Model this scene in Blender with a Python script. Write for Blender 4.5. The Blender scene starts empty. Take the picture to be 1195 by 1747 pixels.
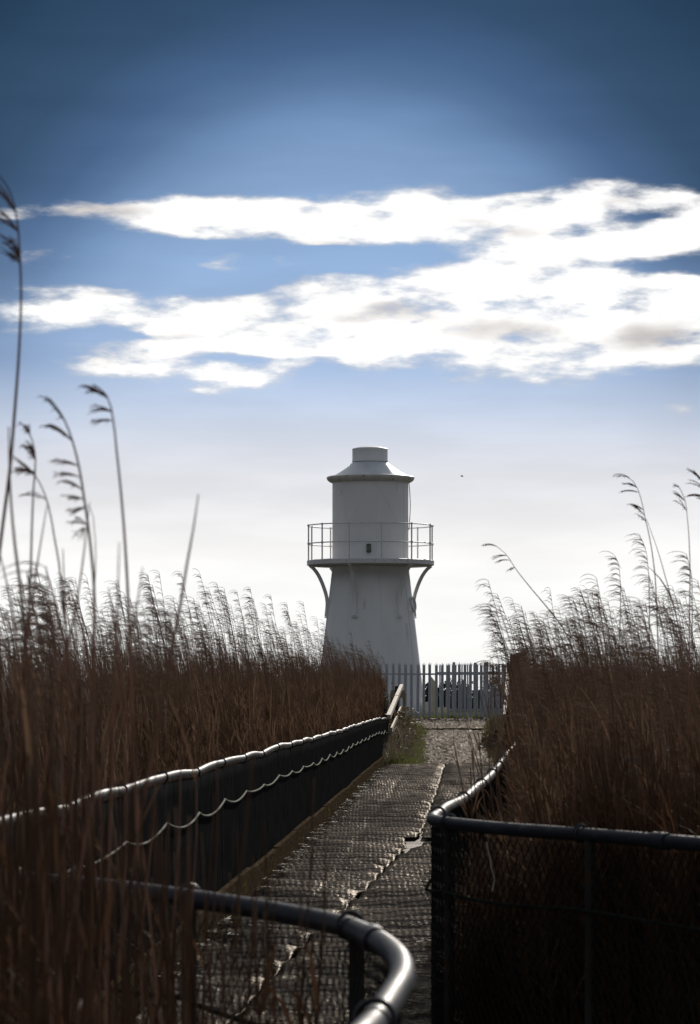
import bpy, math, random
import numpy as np
from mathutils import Vector, Matrix

# ------------------------------------------------------------------ basics
S = bpy.context.scene
COL = S.collection
PI = math.pi
EYE = 1.62          # metres above the boardwalk (z = 0)
F = 5500.0          # focal length of the photograph in its own pixels
AZ, EL = math.radians(11.0), math.radians(22.0)   # the sun: in front, a little to the right


def W(px, py, Y):
    """World point seen at photo position px, py when it stands Y metres away."""
    return Vector(((px - 597.5) * Y / F, Y, EYE + (1176.0 - py) * Y / F))


def interp(v, xs, ys):
    return float(np.interp(v, xs, ys))


class MB:
    """Collects geometry; build() links it as one mesh object."""

    def __init__(self):
        self.v, self.f, self.m = [], [], []

    def add(self, verts, faces, mat=0):
        o = len(self.v)
        self.v.extend([tuple(p) for p in verts])
        for fc in faces:
            self.f.append(tuple(i + o for i in fc))
            self.m.append(mat)

    def tube(self, pts, r, n=6, mat=0, caps=True, flat=1.0):
        pts = [Vector(p) for p in pts]
        k = len(pts)
        rs = [r] * k if isinstance(r, (int, float)) else list(r)
        tan = []
        for i in range(k):
            t = pts[min(i + 1, k - 1)] - pts[max(i - 1, 0)]
            tan.append(t.normalized() if t.length > 1e-9 else Vector((0, 0, 1)))
        ref = Vector((0, 0, 1)) if abs(tan[0].z) < 0.9 else Vector((0, 1, 0))
        verts = []
        nrm = (ref - tan[0] * ref.dot(tan[0])).normalized()
        for i in range(k):
            nrm = nrm - tan[i] * nrm.dot(tan[i])
            if nrm.length < 1e-6:
                nrm = tan[i].orthogonal()
            nrm.normalize()
            b = tan[i].cross(nrm)
            for j in range(n):
                a = 2 * PI * j / n
                verts.append(pts[i] + nrm * (math.cos(a) * rs[i]) + b * (math.sin(a) * rs[i] * flat))
        faces = []
        for i in range(k - 1):
            for j in range(n):
                a, b2 = i * n + j, i * n + (j + 1) % n
                faces.append((a, b2, b2 + n, a + n))
        if caps:
            faces.append(tuple(range(n - 1, -1, -1)))
            faces.append(tuple((k - 1) * n + j for j in range(n)))
        self.add(verts, faces, mat)

    def torus(self, c, axis, R, r, n=20, m=6, mat=0):
        axis = Vector(axis).normalized()
        u = axis.orthogonal().normalized()
        w = axis.cross(u)
        verts, faces = [], []
        for i in range(n):
            a = 2 * PI * i / n
            d = u * math.cos(a) + w * math.sin(a)
            for j in range(m):
                b = 2 * PI * j / m
                verts.append(Vector(c) + d * (R + r * math.cos(b)) + axis * (r * math.sin(b)))
        for i in range(n):
            for j in range(m):
                faces.append((i * m + j, ((i + 1) % n) * m + j, ((i + 1) % n) * m + (j + 1) % m, i * m + (j + 1) % m))
        self.add(verts, faces, mat)

    def box(self, c, size, rot=None, mat=0, bev=0.0):
        sx, sy, sz = size[0] / 2, size[1] / 2, size[2] / 2
        R = rot.to_3x3() if rot is not None else Matrix.Identity(3)
        c = Vector(c)
        if bev <= 0:
            vs = [c + R @ Vector((x * sx, y * sy, z * sz)) for z in (-1, 1) for y in (-1, 1) for x in (-1, 1)]
            self.add(vs, [(0, 2, 3, 1), (4, 5, 7, 6), (0, 1, 5, 4), (2, 6, 7, 3), (0, 4, 6, 2), (1, 3, 7, 5)], mat)
            return
        vs, fs = [], []
        b = bev
        prof = [(-sx + b, -sy), (sx - b, -sy), (sx, -sy + b), (sx, sy - b), (sx - b, sy), (-sx + b, sy), (-sx, sy - b), (-sx, -sy + b)]
        for z, k in ((-sz, 1 - b / max(sx, sy)), (-sz + b, 1), (sz - b, 1), (sz, 1 - b / max(sx, sy))):
            for x, y in prof:
                vs.append(c + R @ Vector((x * k, y * k, z)))
        for i in range(3):
            for j in range(8):
                fs.append((i * 8 + j, i * 8 + (j + 1) % 8, i * 8 + 8 + (j + 1) % 8, i * 8 + 8 + j))
        fs.append(tuple(range(7, -1, -1)))
        fs.append(tuple(range(24, 32)))
        self.add(vs, fs, mat)

    def bar(self, a, b, w, h, up=(0, 0, 1), mat=0, bev=0.0):
        a, b = Vector(a), Vector(b)
        y = (b - a)
        L = y.length
        y.normalize()
        x = y.cross(Vector(up)).normalized()
        z = x.cross(y)
        M = Matrix((x, y, z)).transposed()
        self.box((a + b) / 2, (w, L, h), M, mat, bev)

    def lathe(self, prof, n=64, mat=0, closed=False):
        verts, faces = [], []
        k = len(prof)
        for i in range(n):
            a = 2 * PI * i / n
            for r, z in prof:
                verts.append((r * math.cos(a), r * math.sin(a), z))
        for i in range(n):
            i2 = (i + 1) % n
            for j in range(k if closed else k - 1):
                j2 = (j + 1) % k
                faces.append((i * k + j, i2 * k + j, i2 * k + j2, i * k + j2))
        self.add(verts, faces, mat)

    def strip(self, pts, widths, side, mat=0, fold=0.0):
        """A leaf-like strip with a folded midrib."""
        verts, faces = [], []
        side = Vector(side).normalized()
        k = len(pts)
        for i, p in enumerate(pts):
            p = Vector(p)
            t = (Vector(pts[min(i + 1, k - 1)]) - Vector(pts[max(i - 1, 0)])).normalized()
            s = (side - t * side.dot(t)).normalized()
            u = t.cross(s)
            w = widths[i]
            verts += [p - s * w, p - u * (w * fold), p + s * w]
        for i in range(k - 1):
            a = i * 3
            faces += [(a, a + 1, a + 4, a + 3), (a + 1, a + 2, a + 5, a + 4)]
        self.add(verts, faces, mat)

    def mesh(self, name, mats, smooth=True, sharp=None):
        me = bpy.data.meshes.new(name)
        me.from_pydata(self.v, [], self.f)
        for m in mats if isinstance(mats, (list, tuple)) else [mats]:
            me.materials.append(m)
        me.polygons.foreach_set('material_index', self.m)
        me.polygons.foreach_set('use_smooth', [smooth] * len(self.f))
        if smooth and sharp:
            me.set_sharp_from_angle(angle=math.radians(sharp))
        me.update()
        return me

    def build(self, name, mats, parent=None, smooth=True, sharp=40, loc=None):
        o = bpy.data.objects.new(name, self.mesh(name, mats, smooth, sharp))
        COL.objects.link(o)
        if loc is not None:
            o.location = loc
        if parent is not None:
            o.parent = parent
        return o


def tag(o, label, cat=None, group=None, kind=None):
    o['label'] = label
    if cat:
        o['category'] = cat
    if group:
        o['group'] = group
    if kind:
        o['kind'] = kind
    return o


def thing(name, label, cat, loc=(0, 0, 0), group=None):
    o = bpy.data.objects.new(name, None)
    COL.objects.link(o)
    o.location = loc
    return tag(o, label, cat, group)


# ------------------------------------------------------------------ materials
def mat_base(name):
    m = bpy.data.materials.new(name)
    m.use_nodes = True
    nt = m.node_tree
    b = nt.nodes['Principled BSDF']
    return m, nt, b


def N(nt, t, **kw):
    n = nt.nodes.new(t)
    for k, v in kw.items():
        setattr(n, k, v)
    return n


def ramp(nt, fac, stops):
    r = N(nt, 'ShaderNodeValToRGB')
    el = r.color_ramp.elements
    while len(el) < len(stops):
        el.new(0.5)
    for e, (p, c) in zip(el, stops):
        e.position = p
        e.color = (*c, 1) if len(c) == 3 else c
    nt.links.new(fac, r.inputs[0])
    return r.outputs[0]


def surf(name, c1, c2, scale=4, rough=0.7, rough2=None, stretch=(1, 1, 1), bump=0.0, bscale=None, bdist=0.01, detail=6,
         spec=0.5, metal=0.0, pos=(0.35, 0.65), c3=None, s3=20, p3=(0.6, 0.7)):
    """Two-tone noise surface with an optional third blotch colour and a bump."""
    m, nt, b = mat_base(name)
    tc = N(nt, 'ShaderNodeTexCoord')
    mp = N(nt, 'ShaderNodeMapping')
    mp.inputs['Scale'].default_value = stretch
    nt.links.new(tc.outputs['Object'], mp.inputs[0])
    no = N(nt, 'ShaderNodeTexNoise')
    no.inputs['Scale'].default_value = scale
    no.inputs['Detail'].default_value = detail
    no.inputs['Roughness'].default_value = 0.6
    nt.links.new(mp.outputs[0], no.inputs['Vector'])
    col = ramp(nt, no.outputs[0], [(pos[0], c1), (pos[1], c2)])
    if c3:
        n3 = N(nt, 'ShaderNodeTexNoise')
        n3.inputs['Scale'].default_value = s3
        n3.inputs['Detail'].default_value = 8
        nt.links.new(mp.outputs[0], n3.inputs['Vector'])
        f3 = ramp(nt, n3.outputs[0], [(p3[0], (0, 0, 0)), (p3[1], (1, 1, 1))])
        mx = N(nt, 'ShaderNodeMix', data_type='RGBA')
        nt.links.new(f3, mx.inputs[0])
        nt.links.new(col, mx.inputs[6])
        mx.inputs[7].default_value = (*c3, 1)
        col = mx.outputs[2]
    nt.links.new(col, b.inputs['Base Color'])
    b.inputs['Roughness'].default_value = rough
    if rough2 is not None:
        mr = N(nt, 'ShaderNodeMapRange')
        mr.inputs[1].default_value, mr.inputs[2].default_value = 0.35, 0.65
        mr.inputs[3].default_value, mr.inputs[4].default_value = rough, rough2
        nt.links.new(no.outputs[0], mr.inputs[0])
        nt.links.new(mr.outputs[0], b.inputs['Roughness'])
    b.inputs['Specular IOR Level'].default_value = spec
    b.inputs['Metallic'].default_value = metal
    if bump:
        bn = N(nt, 'ShaderNodeTexNoise')
        bn.inputs['Scale'].default_value = bscale or scale * 4
        bn.inputs['Detail'].default_value = 8
        nt.links.new(mp.outputs[0], bn.inputs['Vector'])
        bp = N(nt, 'ShaderNodeBump')
        bp.inputs['Strength'].default_value = bump
        bp.inputs['Distance'].default_value = bdist
        nt.links.new(bn.outputs[0], bp.inputs['Height'])
        nt.links.new(bp.outputs[0], b.inputs['Normal'])
    return m


def leafy(name, c1, c2, trans=0.35, rough=0.6, tcol=None, spec=0.3):
    """Plant matter: varies from one individual to the next and lets some sun through."""
    m, nt, b = mat_base(name)
    oi = N(nt, 'ShaderNodeObjectInfo')
    geo = N(nt, 'ShaderNodeNewGeometry')
    no = N(nt, 'ShaderNodeTexNoise')
    no.inputs['Scale'].default_value = 9
    nt.links.new(geo.outputs['Position'], no.inputs['Vector'])
    ad = N(nt, 'ShaderNodeMath', operation='MULTIPLY_ADD')
    nt.links.new(oi.outputs['Random'], ad.inputs[0])
    ad.inputs[1].default_value = 0.6
    nt.links.new(no.outputs[0], ad.inputs[2])
    col = ramp(nt, ad.outputs[0], [(0.35, c1), (1.0, c2)])
    nt.links.new(col, b.inputs['Base Color'])
    b.inputs['Roughness'].default_value = rough
    b.inputs['Specular IOR Level'].default_value = spec
    if trans > 0:
        tr = N(nt, 'ShaderNodeBsdfTranslucent')
        if tcol:
            tr.inputs[0].default_value = (*tcol, 1)
        else:
            nt.links.new(col, tr.inputs[0])
        mx = N(nt, 'ShaderNodeMixShader')
        mx.inputs[0].default_value = trans
        nt.links.new(b.outputs[0], mx.inputs[1])
        nt.links.new(tr.outputs[0], mx.inputs[2])
        nt.links.new(mx.outputs[0], nt.nodes['Material Output'].inputs['Surface'])
    return m


M_white = surf('white_paint', (0.74, 0.74, 0.73), (0.80, 0.80, 0.79), scale=1.3, rough=0.42, rough2=0.6, stretch=(1, 1, 0.35),
               bump=0.15, bscale=5, c3=(0.52, 0.48, 0.42), s3=2.4, p3=(0.66, 0.78))
M_roof = surf('roof_paint', (0.50, 0.53, 0.57), (0.62, 0.64, 0.66), scale=2, rough=0.3, rough2=0.45, bump=0.1, c3=(0.3, 0.28, 0.25), s3=5, p3=(0.66, 0.75))
M_eave = surf('weathered_eave_paint', (0.55, 0.53, 0.48), (0.66, 0.64, 0.60), scale=3, rough=0.55, c3=(0.34, 0.27, 0.2), s3=5, p3=(0.58, 0.7))
M_iron = surf('painted_iron', (0.60, 0.60, 0.60), (0.70, 0.69, 0.68), scale=6, rough=0.5, c3=(0.30, 0.20, 0.13), s3=9, p3=(0.62, 0.72))
M_black = surf('black_band', (0.02, 0.02, 0.02), (0.04, 0.04, 0.04), rough=0.6)
M_lamp = surf('lamp_housing', (0.03, 0.035, 0.03), (0.06, 0.06, 0.05), rough=0.5)
M_glass = surf('lamp_glass', (0.10, 0.11, 0.10), (0.16, 0.17, 0.15), rough=0.15)
M_galv = surf('galvanised_steel', (0.38, 0.40, 0.43), (0.50, 0.52, 0.55), scale=5, rough=0.55, rough2=0.7, bump=0.1, c3=(0.30, 0.24, 0.19), s3=3, p3=(0.62, 0.75))
M_cream = surf('cream_paint', (0.62, 0.56, 0.42), (0.70, 0.64, 0.50), scale=3, rough=0.6, bump=0.1)
M_conc = surf('concrete', (0.26, 0.24, 0.21), (0.36, 0.33, 0.29), scale=5, rough=0.85, bump=0.3)
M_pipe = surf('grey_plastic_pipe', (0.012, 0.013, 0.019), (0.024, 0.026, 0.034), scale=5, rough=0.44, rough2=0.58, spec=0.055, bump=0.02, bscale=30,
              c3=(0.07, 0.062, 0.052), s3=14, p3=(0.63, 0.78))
M_tie = surf('black_tie', (0.012, 0.012, 0.013), (0.02, 0.02, 0.022), rough=0.4)
M_post = surf('steel_post', (0.018, 0.017, 0.016), (0.035, 0.031, 0.028), scale=8, rough=0.8, spec=0.06, c3=(0.045, 0.027, 0.017), s3=10, p3=(0.55, 0.7))
M_wire = surf('coated_wire', (0.010, 0.011, 0.011), (0.018, 0.019, 0.018), rough=0.8, spec=0.06)
M_net = surf('black_netting', (0.009, 0.010, 0.011), (0.030, 0.030, 0.031), scale=9, rough=0.95, spec=0.0, bump=0.5, bscale=40, bdist=0.006, stretch=(2, 2, 0.6))
M_rope = surf('grey_green_rope', (0.12, 0.13, 0.105), (0.20, 0.21, 0.17), scale=30, rough=0.9, spec=0.1, bump=0.5, bscale=90)
M_dkrope = surf('dark_rope', (0.010, 0.012, 0.011), (0.026, 0.028, 0.025), scale=25, rough=0.95, spec=0.0, bump=0.5, bscale=90)
M_twine = surf('pale_twine', (0.36, 0.32, 0.26), (0.50, 0.46, 0.38), scale=30, rough=0.8)
M_timber = surf('sunbleached_timber', (0.30, 0.24, 0.17), (0.42, 0.35, 0.26), scale=9, rough=0.75, stretch=(6, 0.6, 6), bump=0.4, bscale=30)
M_board = surf('wet_brown_board', (0.055, 0.040, 0.025), (0.105, 0.080, 0.054), scale=6, rough=0.9, spec=0.0, stretch=(5, 0.5, 5), bump=0.5, bscale=24,
               c3=(0.12, 0.11, 0.03), s3=3, p3=(0.62, 0.72))
M_tan = surf('tan_board', (0.26, 0.20, 0.14), (0.33, 0.26, 0.18), scale=7, rough=0.75, bump=0.3)
M_dark_t = surf('dark_timber', (0.030, 0.018, 0.012), (0.055, 0.034, 0.022), scale=7, rough=0.8, bump=0.5, stretch=(4, 4, 0.6))
M_plank = surf('pale_planks', (0.20, 0.165, 0.125), (0.30, 0.25, 0.20), scale=7, rough=0.8, stretch=(0.7, 5, 1), bump=0.4)
M_grass = leafy('grass_blade', (0.070, 0.082, 0.022), (0.165, 0.180, 0.055), trans=0.5, spec=0.1)
M_bramble = leafy('bramble_leaf', (0.060, 0.047, 0.024), (0.120, 0.092, 0.045), trans=0.4, rough=0.5, spec=0.2)
M_twig = surf('twig', (0.05, 0.035, 0.025), (0.08, 0.055, 0.04), rough=0.8)
M_hedge = leafy('hedge_leaf', (0.018, 0.022, 0.012), (0.04, 0.045, 0.022), trans=0.15, rough=0.5)
M_stem = leafy('reed_stem', (0.150, 0.090, 0.058), (0.250, 0.158, 0.104), trans=0.35, rough=0.6, spec=0.12)
M_pale = leafy('pale_reed_stem', (0.22, 0.14, 0.105), (0.33, 0.22, 0.165), trans=0.5, rough=0.7, spec=0.1)
M_shadestem = leafy('shade_dark_reed_stem', (0.060, 0.032, 0.018), (0.115, 0.062, 0.036), trans=0.2, rough=0.7, spec=0.05)  # reed stem colour darkened to stand in for shade and corner vignetting
M_leaf = leafy('reed_leaf', (0.090, 0.054, 0.034), (0.16, 0.100, 0.064), trans=0.35, rough=0.7, spec=0.03)
M_plume = leafy('reed_plume', (0.17, 0.118, 0.090), (0.30, 0.215, 0.165), trans=0.6, rough=0.8, spec=0.05)
M_fluff = leafy('reed_fluff', (0.20, 0.16, 0.125), (0.34, 0.28, 0.22), trans=0.5, rough=0.9)
M_straw = leafy('straw', (0.13, 0.10, 0.065), (0.34, 0.28, 0.20), trans=0.1, rough=0.6)
M_mud = surf('marsh_mud', (0.030, 0.022, 0.015), (0.055, 0.040, 0.027), scale=1.2, rough=0.9, spec=0.0, bump=0.6, bscale=8, bdist=0.05, c3=(0.05, 0.06, 0.02), s3=0.6, p3=(0.5, 0.65))
M_birdm = surf('bird_feathers', (0.03, 0.03, 0.03), (0.05, 0.05, 0.05), rough=0.8)


def sheen(nt, b, normal, amount, rough):
    """A weak wet gloss laid over an otherwise matt surface."""
    g = N(nt, 'ShaderNodeBsdfGlossy')
    g.inputs['Roughness'].default_value = rough
    g.inputs['Color'].default_value = (1, .92, .83, 1)
    nt.links.new(normal, g.inputs['Normal'])
    mx = N(nt, 'ShaderNodeMixShader')
    mx.inputs[0].default_value = amount
    nt.links.new(b.outputs[0], mx.inputs[1])
    nt.links.new(g.outputs[0], mx.inputs[2])
    nt.links.new(mx.outputs[0], nt.nodes['Material Output'].inputs['Surface'])


def gravel_material():
    m, nt, b = mat_base('wet_gravel')
    tc = N(nt, 'ShaderNodeTexCoord')
    v = N(nt, 'ShaderNodeTexVoronoi')
    v.inputs['Scale'].default_value = 11
    v.inputs['Randomness'].default_value = 1
    nt.links.new(tc.outputs['Object'], v.inputs['Vector'])
    v2 = N(nt, 'ShaderNodeTexNoise')
    v2.inputs['Scale'].default_value = 0.8
    v2.inputs['Detail'].default_value = 6
    nt.links.new(tc.outputs['Object'], v2.inputs['Vector'])
    sep = N(nt, 'ShaderNodeSeparateColor')
    nt.links.new(v.outputs['Color'], sep.inputs[0])
    col = ramp(nt, sep.outputs[0], [(0.0, (0.030, 0.026, 0.023)), (0.6, (0.055, 0.048, 0.043)), (1.0, (0.115, 0.102, 0.093))])
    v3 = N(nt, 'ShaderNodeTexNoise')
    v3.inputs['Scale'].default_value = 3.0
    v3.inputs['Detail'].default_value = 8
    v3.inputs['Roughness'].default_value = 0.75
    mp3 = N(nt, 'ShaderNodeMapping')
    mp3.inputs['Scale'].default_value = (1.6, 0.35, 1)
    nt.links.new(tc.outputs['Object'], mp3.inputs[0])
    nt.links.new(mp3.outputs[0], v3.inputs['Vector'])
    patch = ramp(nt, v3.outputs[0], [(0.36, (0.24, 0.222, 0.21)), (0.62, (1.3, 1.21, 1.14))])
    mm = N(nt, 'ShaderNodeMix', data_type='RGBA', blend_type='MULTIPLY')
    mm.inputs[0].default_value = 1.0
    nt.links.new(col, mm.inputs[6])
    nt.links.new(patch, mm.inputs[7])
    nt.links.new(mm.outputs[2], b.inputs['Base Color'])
    r = ramp(nt, v2.outputs[0], [(0.42, (0.42, 0.42, 0.42)), (0.58, (0.8, 0.8, 0.8))])
    nt.links.new(r, b.inputs['Roughness'])
    b.inputs['Specular IOR Level'].default_value = 0.0
    ns = N(nt, 'ShaderNodeTexNoise')
    ns.inputs['Scale'].default_value = 16
    ns.inputs['Detail'].default_value = 5
    nt.links.new(tc.outputs['Object'], ns.inputs['Vector'])
    bp = N(nt, 'ShaderNodeBump')
    bp.inputs['Strength'].default_value = 1.0
    bp.inputs['Distance'].default_value = 0.05
    nt.links.new(ns.outputs[0], bp.inputs['Height'])
    bp2 = N(nt, 'ShaderNodeBump')
    bp2.inputs['Strength'].default_value = 0.8
    bp2.inputs['Distance'].default_value = 0.04
    bp2.invert = True
    nt.links.new(v.outputs['Distance'], bp2.inputs['Height'])
    nt.links.new(bp.outputs[0], bp2.inputs['Normal'])
    nt.links.new(bp2.outputs[0], b.inputs['Normal'])
    sheen(nt, b, bp2.outputs[0], 0.03, 0.25)
    return m


def mat_material():
    """Worn plastic netting laid over the boards: fine woven cells, grey wear, a wet sheen in places."""
    m, nt, b = mat_base('worn_walkway_mat')
    tc = N(nt, 'ShaderNodeTexCoord')
    no = N(nt, 'ShaderNodeTexNoise')
    no.inputs['Scale'].default_value = 2.2
    no.inputs['Detail'].default_value = 8
    nt.links.new(tc.outputs['Object'], no.inputs['Vector'])
    col = ramp(nt, no.outputs[0], [(0.30, (0.020, 0.016, 0.012)), (0.50, (0.046, 0.037, 0.029)), (0.70, (0.115, 0.095, 0.075))])
    nt.links.new(col, b.inputs['Base Color'])
    b.inputs['Specular IOR Level'].default_value = 0.0
    b.inputs['Roughness'].default_value = 0.9
    mp = N(nt, 'ShaderNodeMapping')
    mp.inputs['Rotation'].default_value = (0, 0, math.radians(-2))
    nt.links.new(tc.outputs['Object'], mp.inputs[0])
    prev = None
    for direction, sc, dist in (('X', 7.0, 0.0016), ('Y', 3.6, 0.005)):
        w = N(nt, 'ShaderNodeTexWave', bands_direction=direction)
        w.inputs['Scale'].default_value = sc
        w.inputs['Distortion'].default_value = 4.0
        w.inputs['Detail'].default_value = 3
        w.inputs['Detail Scale'].default_value = 1.4
        nt.links.new(mp.outputs[0], w.inputs['Vector'])
        bp = N(nt, 'ShaderNodeBump')
        bp.inputs['Strength'].default_value = 0.8
        bp.inputs['Distance'].default_value = dist
        nt.links.new(w.outputs[1], bp.inputs['Height'])
        if prev:
            nt.links.new(prev, bp.inputs['Normal'])
        prev = bp.outputs[0]
    n4 = N(nt, 'ShaderNodeTexNoise')
    n4.inputs['Scale'].default_value = 22
    n4.inputs['Detail'].default_value = 6
    nt.links.new(tc.outputs['Object'], n4.inputs['Vector'])
    bp = N(nt, 'ShaderNodeBump')
    bp.inputs['Strength'].default_value = 0.7
    bp.inputs['Distance'].default_value = 0.012
    nt.links.new(n4.outputs[0], bp.inputs['Height'])
    nt.links.new(prev, bp.inputs['Normal'])
    nt.links.new(bp.outputs[0], b.inputs['Normal'])
    sheen(nt, b, bp.outputs[0], 0.026, 0.34)
    return m


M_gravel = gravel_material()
M_mat = mat_material()

# ------------------------------------------------------------------ lie of the land and lines of the walkway
GY = [-60, 60, 65, 67, 92, 104, 134, 400, 4000]
GZ = [-0.28, -0.28, -0.12, -0.02, 0.40, 0.66, 0.62, 0.60, 0.5]


def ground_z(x, y):
    return interp(y, GY, GZ)


def left_line(y):                         # the long left railing
    return -1.70 + 0.0353 * y


RX = [(3.9, 4.5), (2.35, 8.5), (1.2, 11.04), (0.94, 11.6), (0.54, 12.35), (0.352, 12.95), (0.385, 13.7), (0.59, 16.0), (0.83, 19.2), (1.21, 25.1),
      (1.66, 32.0), (2.12, 40.0), (2.75, 52.0), (3.30, 63.0), (3.58, 70.5)]


def right_line(y):
    pts = [p for p in RX[5:]]
    return interp(y, [p[1] for p in pts], [p[0] for p in pts])


def right_front(y):                       # the near slanting stretch of the right fence
    pts = RX[:6][::-1]
    return interp(y, [p[1] for p in pts][::-1], [p[0] for p in pts][::-1])


def smooth_line(pts, step=0.12):
    """Catmull-Rom through the points, resampled evenly."""
    P = [Vector(p) for p in pts]
    out = []
    for i in range(len(P) - 1):
        p0, p1, p2, p3 = P[max(i - 1, 0)], P[i], P[i + 1], P[min(i + 2, len(P) - 1)]
        d = (p2 - p1).length
        if i == 0:
            p0 = p1 * 2 - p2
        if i + 2 > len(P) - 1:
            p3 = p2 * 2 - p1
        n = max(2, int(d / step))
        # centripetal-like tangents scaled by the neighbours' spacing
        d0, d2 = max((p1 - p0).length, 1e-4), max((p3 - p2).length, 1e-4)
        m1 = ((p2 - p1) / d * d0 + (p1 - p0) / d0 * d) / (d0 + d) * d
        m2 = ((p3 - p2) / d2 * d + (p2 - p1) / d * d2) / (d2 + d) * d
        for k in range(n):
            t = k / n
            h00, h10 = 2 * t**3 - 3 * t**2 + 1, t**3 - 2 * t**2 + t
            h01, h11 = -2 * t**3 + 3 * t**2, t**3 - t**2
            out.append(p1 * h00 + m1 * h10 + p2 * h01 + m2 * h11)
    out.append(P[-1])
    return out


def arclen(pts):
    s = [0.0]
    for a, b in zip(pts, pts[1:]):
        s.append(s[-1] + (b - a).length)
    return s


def at_len(pts, s, d):
    i = min(max(int(np.searchsorted(s, d)) - 1, 0), len(pts) - 2)
    t = (d - s[i]) / max(s[i + 1] - s[i], 1e-9)
    return pts[i].lerp(pts[i + 1], t), (pts[i + 1] - pts[i]).normalized()


# ------------------------------------------------------------------ setting: ground, boardwalk, mats, path
def build_ground():
    b = MB()
    xs = sorted(set(list(np.linspace(-40, 40, 41)) + [-3000, -600, -150, -80, 80, 150, 600, 3000]))
    ys = sorted(set([-200, -60, -20] + list(np.linspace(-10, 140, 76)) + GY[1:-1] + [160, 200, 300, 600, 1200, 2500, 4000]))
    vs = [(x, y, ground_z(x, y) + (0.02 * math.sin(x * 1.7 + y * 0.6) if abs(x) < 50 and y < 150 else 0)) for y in ys for x in xs]
    nx = len(xs)
    fs = [(j * nx + i, j * nx + i + 1, (j + 1) * nx + i + 1, (j + 1) * nx + i) for j in range(len(ys) - 1) for i in range(nx - 1)]
    b.add(vs, fs)
    tag(b.build('ground', M_mud), 'dark marshy ground under the reeds and around the lighthouse', kind='structure')


build_ground()


def build_boardwalk():
    b = MB()
    rng = random.Random(4)
    y = -2.0
    while y < 66.4:
        w = 0.145
        yc = y + w / 2
        if yc < 6.04:
            xl = interp(yc, [-2, 4, 6.04], [-1.0, -0.12, 0.10])
        elif yc < 10.3:
            xl = interp(yc, [6.04, 7.3, 9.1, 10.3], [0.10, 0.0, -0.98, -1.34])
        else:
            xl = left_line(yc) + 0.03
        xr = right_front(yc) if yc < 12.8 else right_line(yc)
        xr = min(xr, 2.6) if yc < 12.8 else xr
        b.box(((xl + xr) / 2, yc, -0.025 + rng.uniform(-0.003, 0.003)), (xr - xl, w - 0.008, 0.05))
        y += w
    for x0, x1 in ((-0.5, 1.0), (0.6, 2.2)):
        b.bar((x0 + 0.0, 11, -0.15), (x1, 66, -0.15), 0.12, 0.19)
    tag(b.build('boardwalk', M_plank, smooth=False), 'timber boardwalk of cross planks under the dark mats', kind='structure')


build_boardwalk()

SEAM_Y = [8, 17.0, 19.8, 23.6, 26.3, 30.3, 34.8, 41.6, 48.4, 62.7, 66.5]
SEAM_X = [-0.95, -0.456, -0.28, 0.011, 0.20, 0.454, 0.775, 1.04, 1.30, 1.83, 1.98]


def hashn(x, y, s=0):
    from mathutils import noise
    return noise.noise(Vector((x, y, s * 7.31)))


def ripple(x, y, seed):
    main, seed = 1, seed
    ph = y / 1.12 + 0.5 * hashn(x * 0.35, y * 0.10, main) + 0.16 * hashn(x * 1.1, y * 0.35, seed + 2) + 0.25 * hashn(0.2, y * 0.35, main + 5)
    fr = ph - math.floor(ph)
    # slow climb, then a quick drop on the near side of each fold
    sh = (1 - fr / 0.68) if fr < 0.68 else (fr - 0.68) / 0.32
    sh = sh * sh * (3 - 2 * sh)
    amp = 0.070 + 0.040 * hashn(x * 0.7, y * 0.4, seed + 9)
    z = 0.014 + max(amp, 0.008) * sh
    z += 0.008 * hashn(x * 2.5, y * 1.8, seed + 3) + 0.003 * hashn(x * 9, y * 6, seed + 4)
    cr = abs(x - left_line(y) - 0.62 - 0.05 * hashn(1, y * .3, seed))
    if cr < 0.07 and seed == 1:                 # a lengthwise crease in the left mat
        z -= 0.004 * (1 - cr / 0.07)
    return max(z, 0.006)


def build_mat(name, label, side, seed):
    b = MB()
    ys = np.arange(11.2, 66.45, 0.045)
    nl = 40 if side == 'left' else 34
    rows = []
    for y in ys:
        y = float(y)
        sx = interp(y, SEAM_Y, SEAM_X) + 0.025 * hashn(3, y * 0.9) + 0.006 * hashn(8, y * 2.6)
        gap = 0.004 + 0.018 * max(0, hashn(5, y * 0.6))
        gap += 0.022 * max(0, 1 - abs(y - 33) / 4)
        if side == 'left':
            x0, x1 = left_line(y) + 0.11 + 0.02 * hashn(2, y * 2), sx - gap
            if 32.2 < y < 34.3:
                x1 = min(x1, 0.57 + 0.03 * hashn(4, y * 3))
        else:
            x0, x1 = sx + gap, right_line(max(y, 12.8)) - 0.05
            if 30.3 < y < 34.3:
                x0 = max(x0, interp(y, [30.3, 31.2, 33.2, 34.0, 34.3], [0.44, 0.58, 0.84, 0.92, 0.80]) + 0.025 * hashn(2, y * 3))
            if y < 12.8:
                x1 = max(x0 + 0.05, right_front(y) - 0.06)
        rows.append((y, x0, x1))
    vs = []
    for y, x0, x1 in rows:
        for i in range(nl):
            t = i / (nl - 1)
            x = x0 + (x1 - x0) * t
            z = ripple(x, y, seed)
            e = min(1, min(t, 1 - t) / 0.10)
            z = 0.046 + (z - 0.046) * (0.40 + 0.60 * e)
            vs.append((x, y, z))
    fs = []
    for j in range(len(rows) - 1):
        y = rows[j][0]
        for i in range(nl - 1):
            fs.append((j * nl + i, j * nl + i + 1, (j + 1) * nl + i + 1, (j + 1) * nl + i))
    b.add(vs, fs)
    o = b.build(name, M_mat, sharp=None)
    md = o.modifiers.new('thick', 'SOLIDIFY')
    md.thickness = 0.012
    md.offset = 1
    tag(o, label, 'mat')


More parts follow.
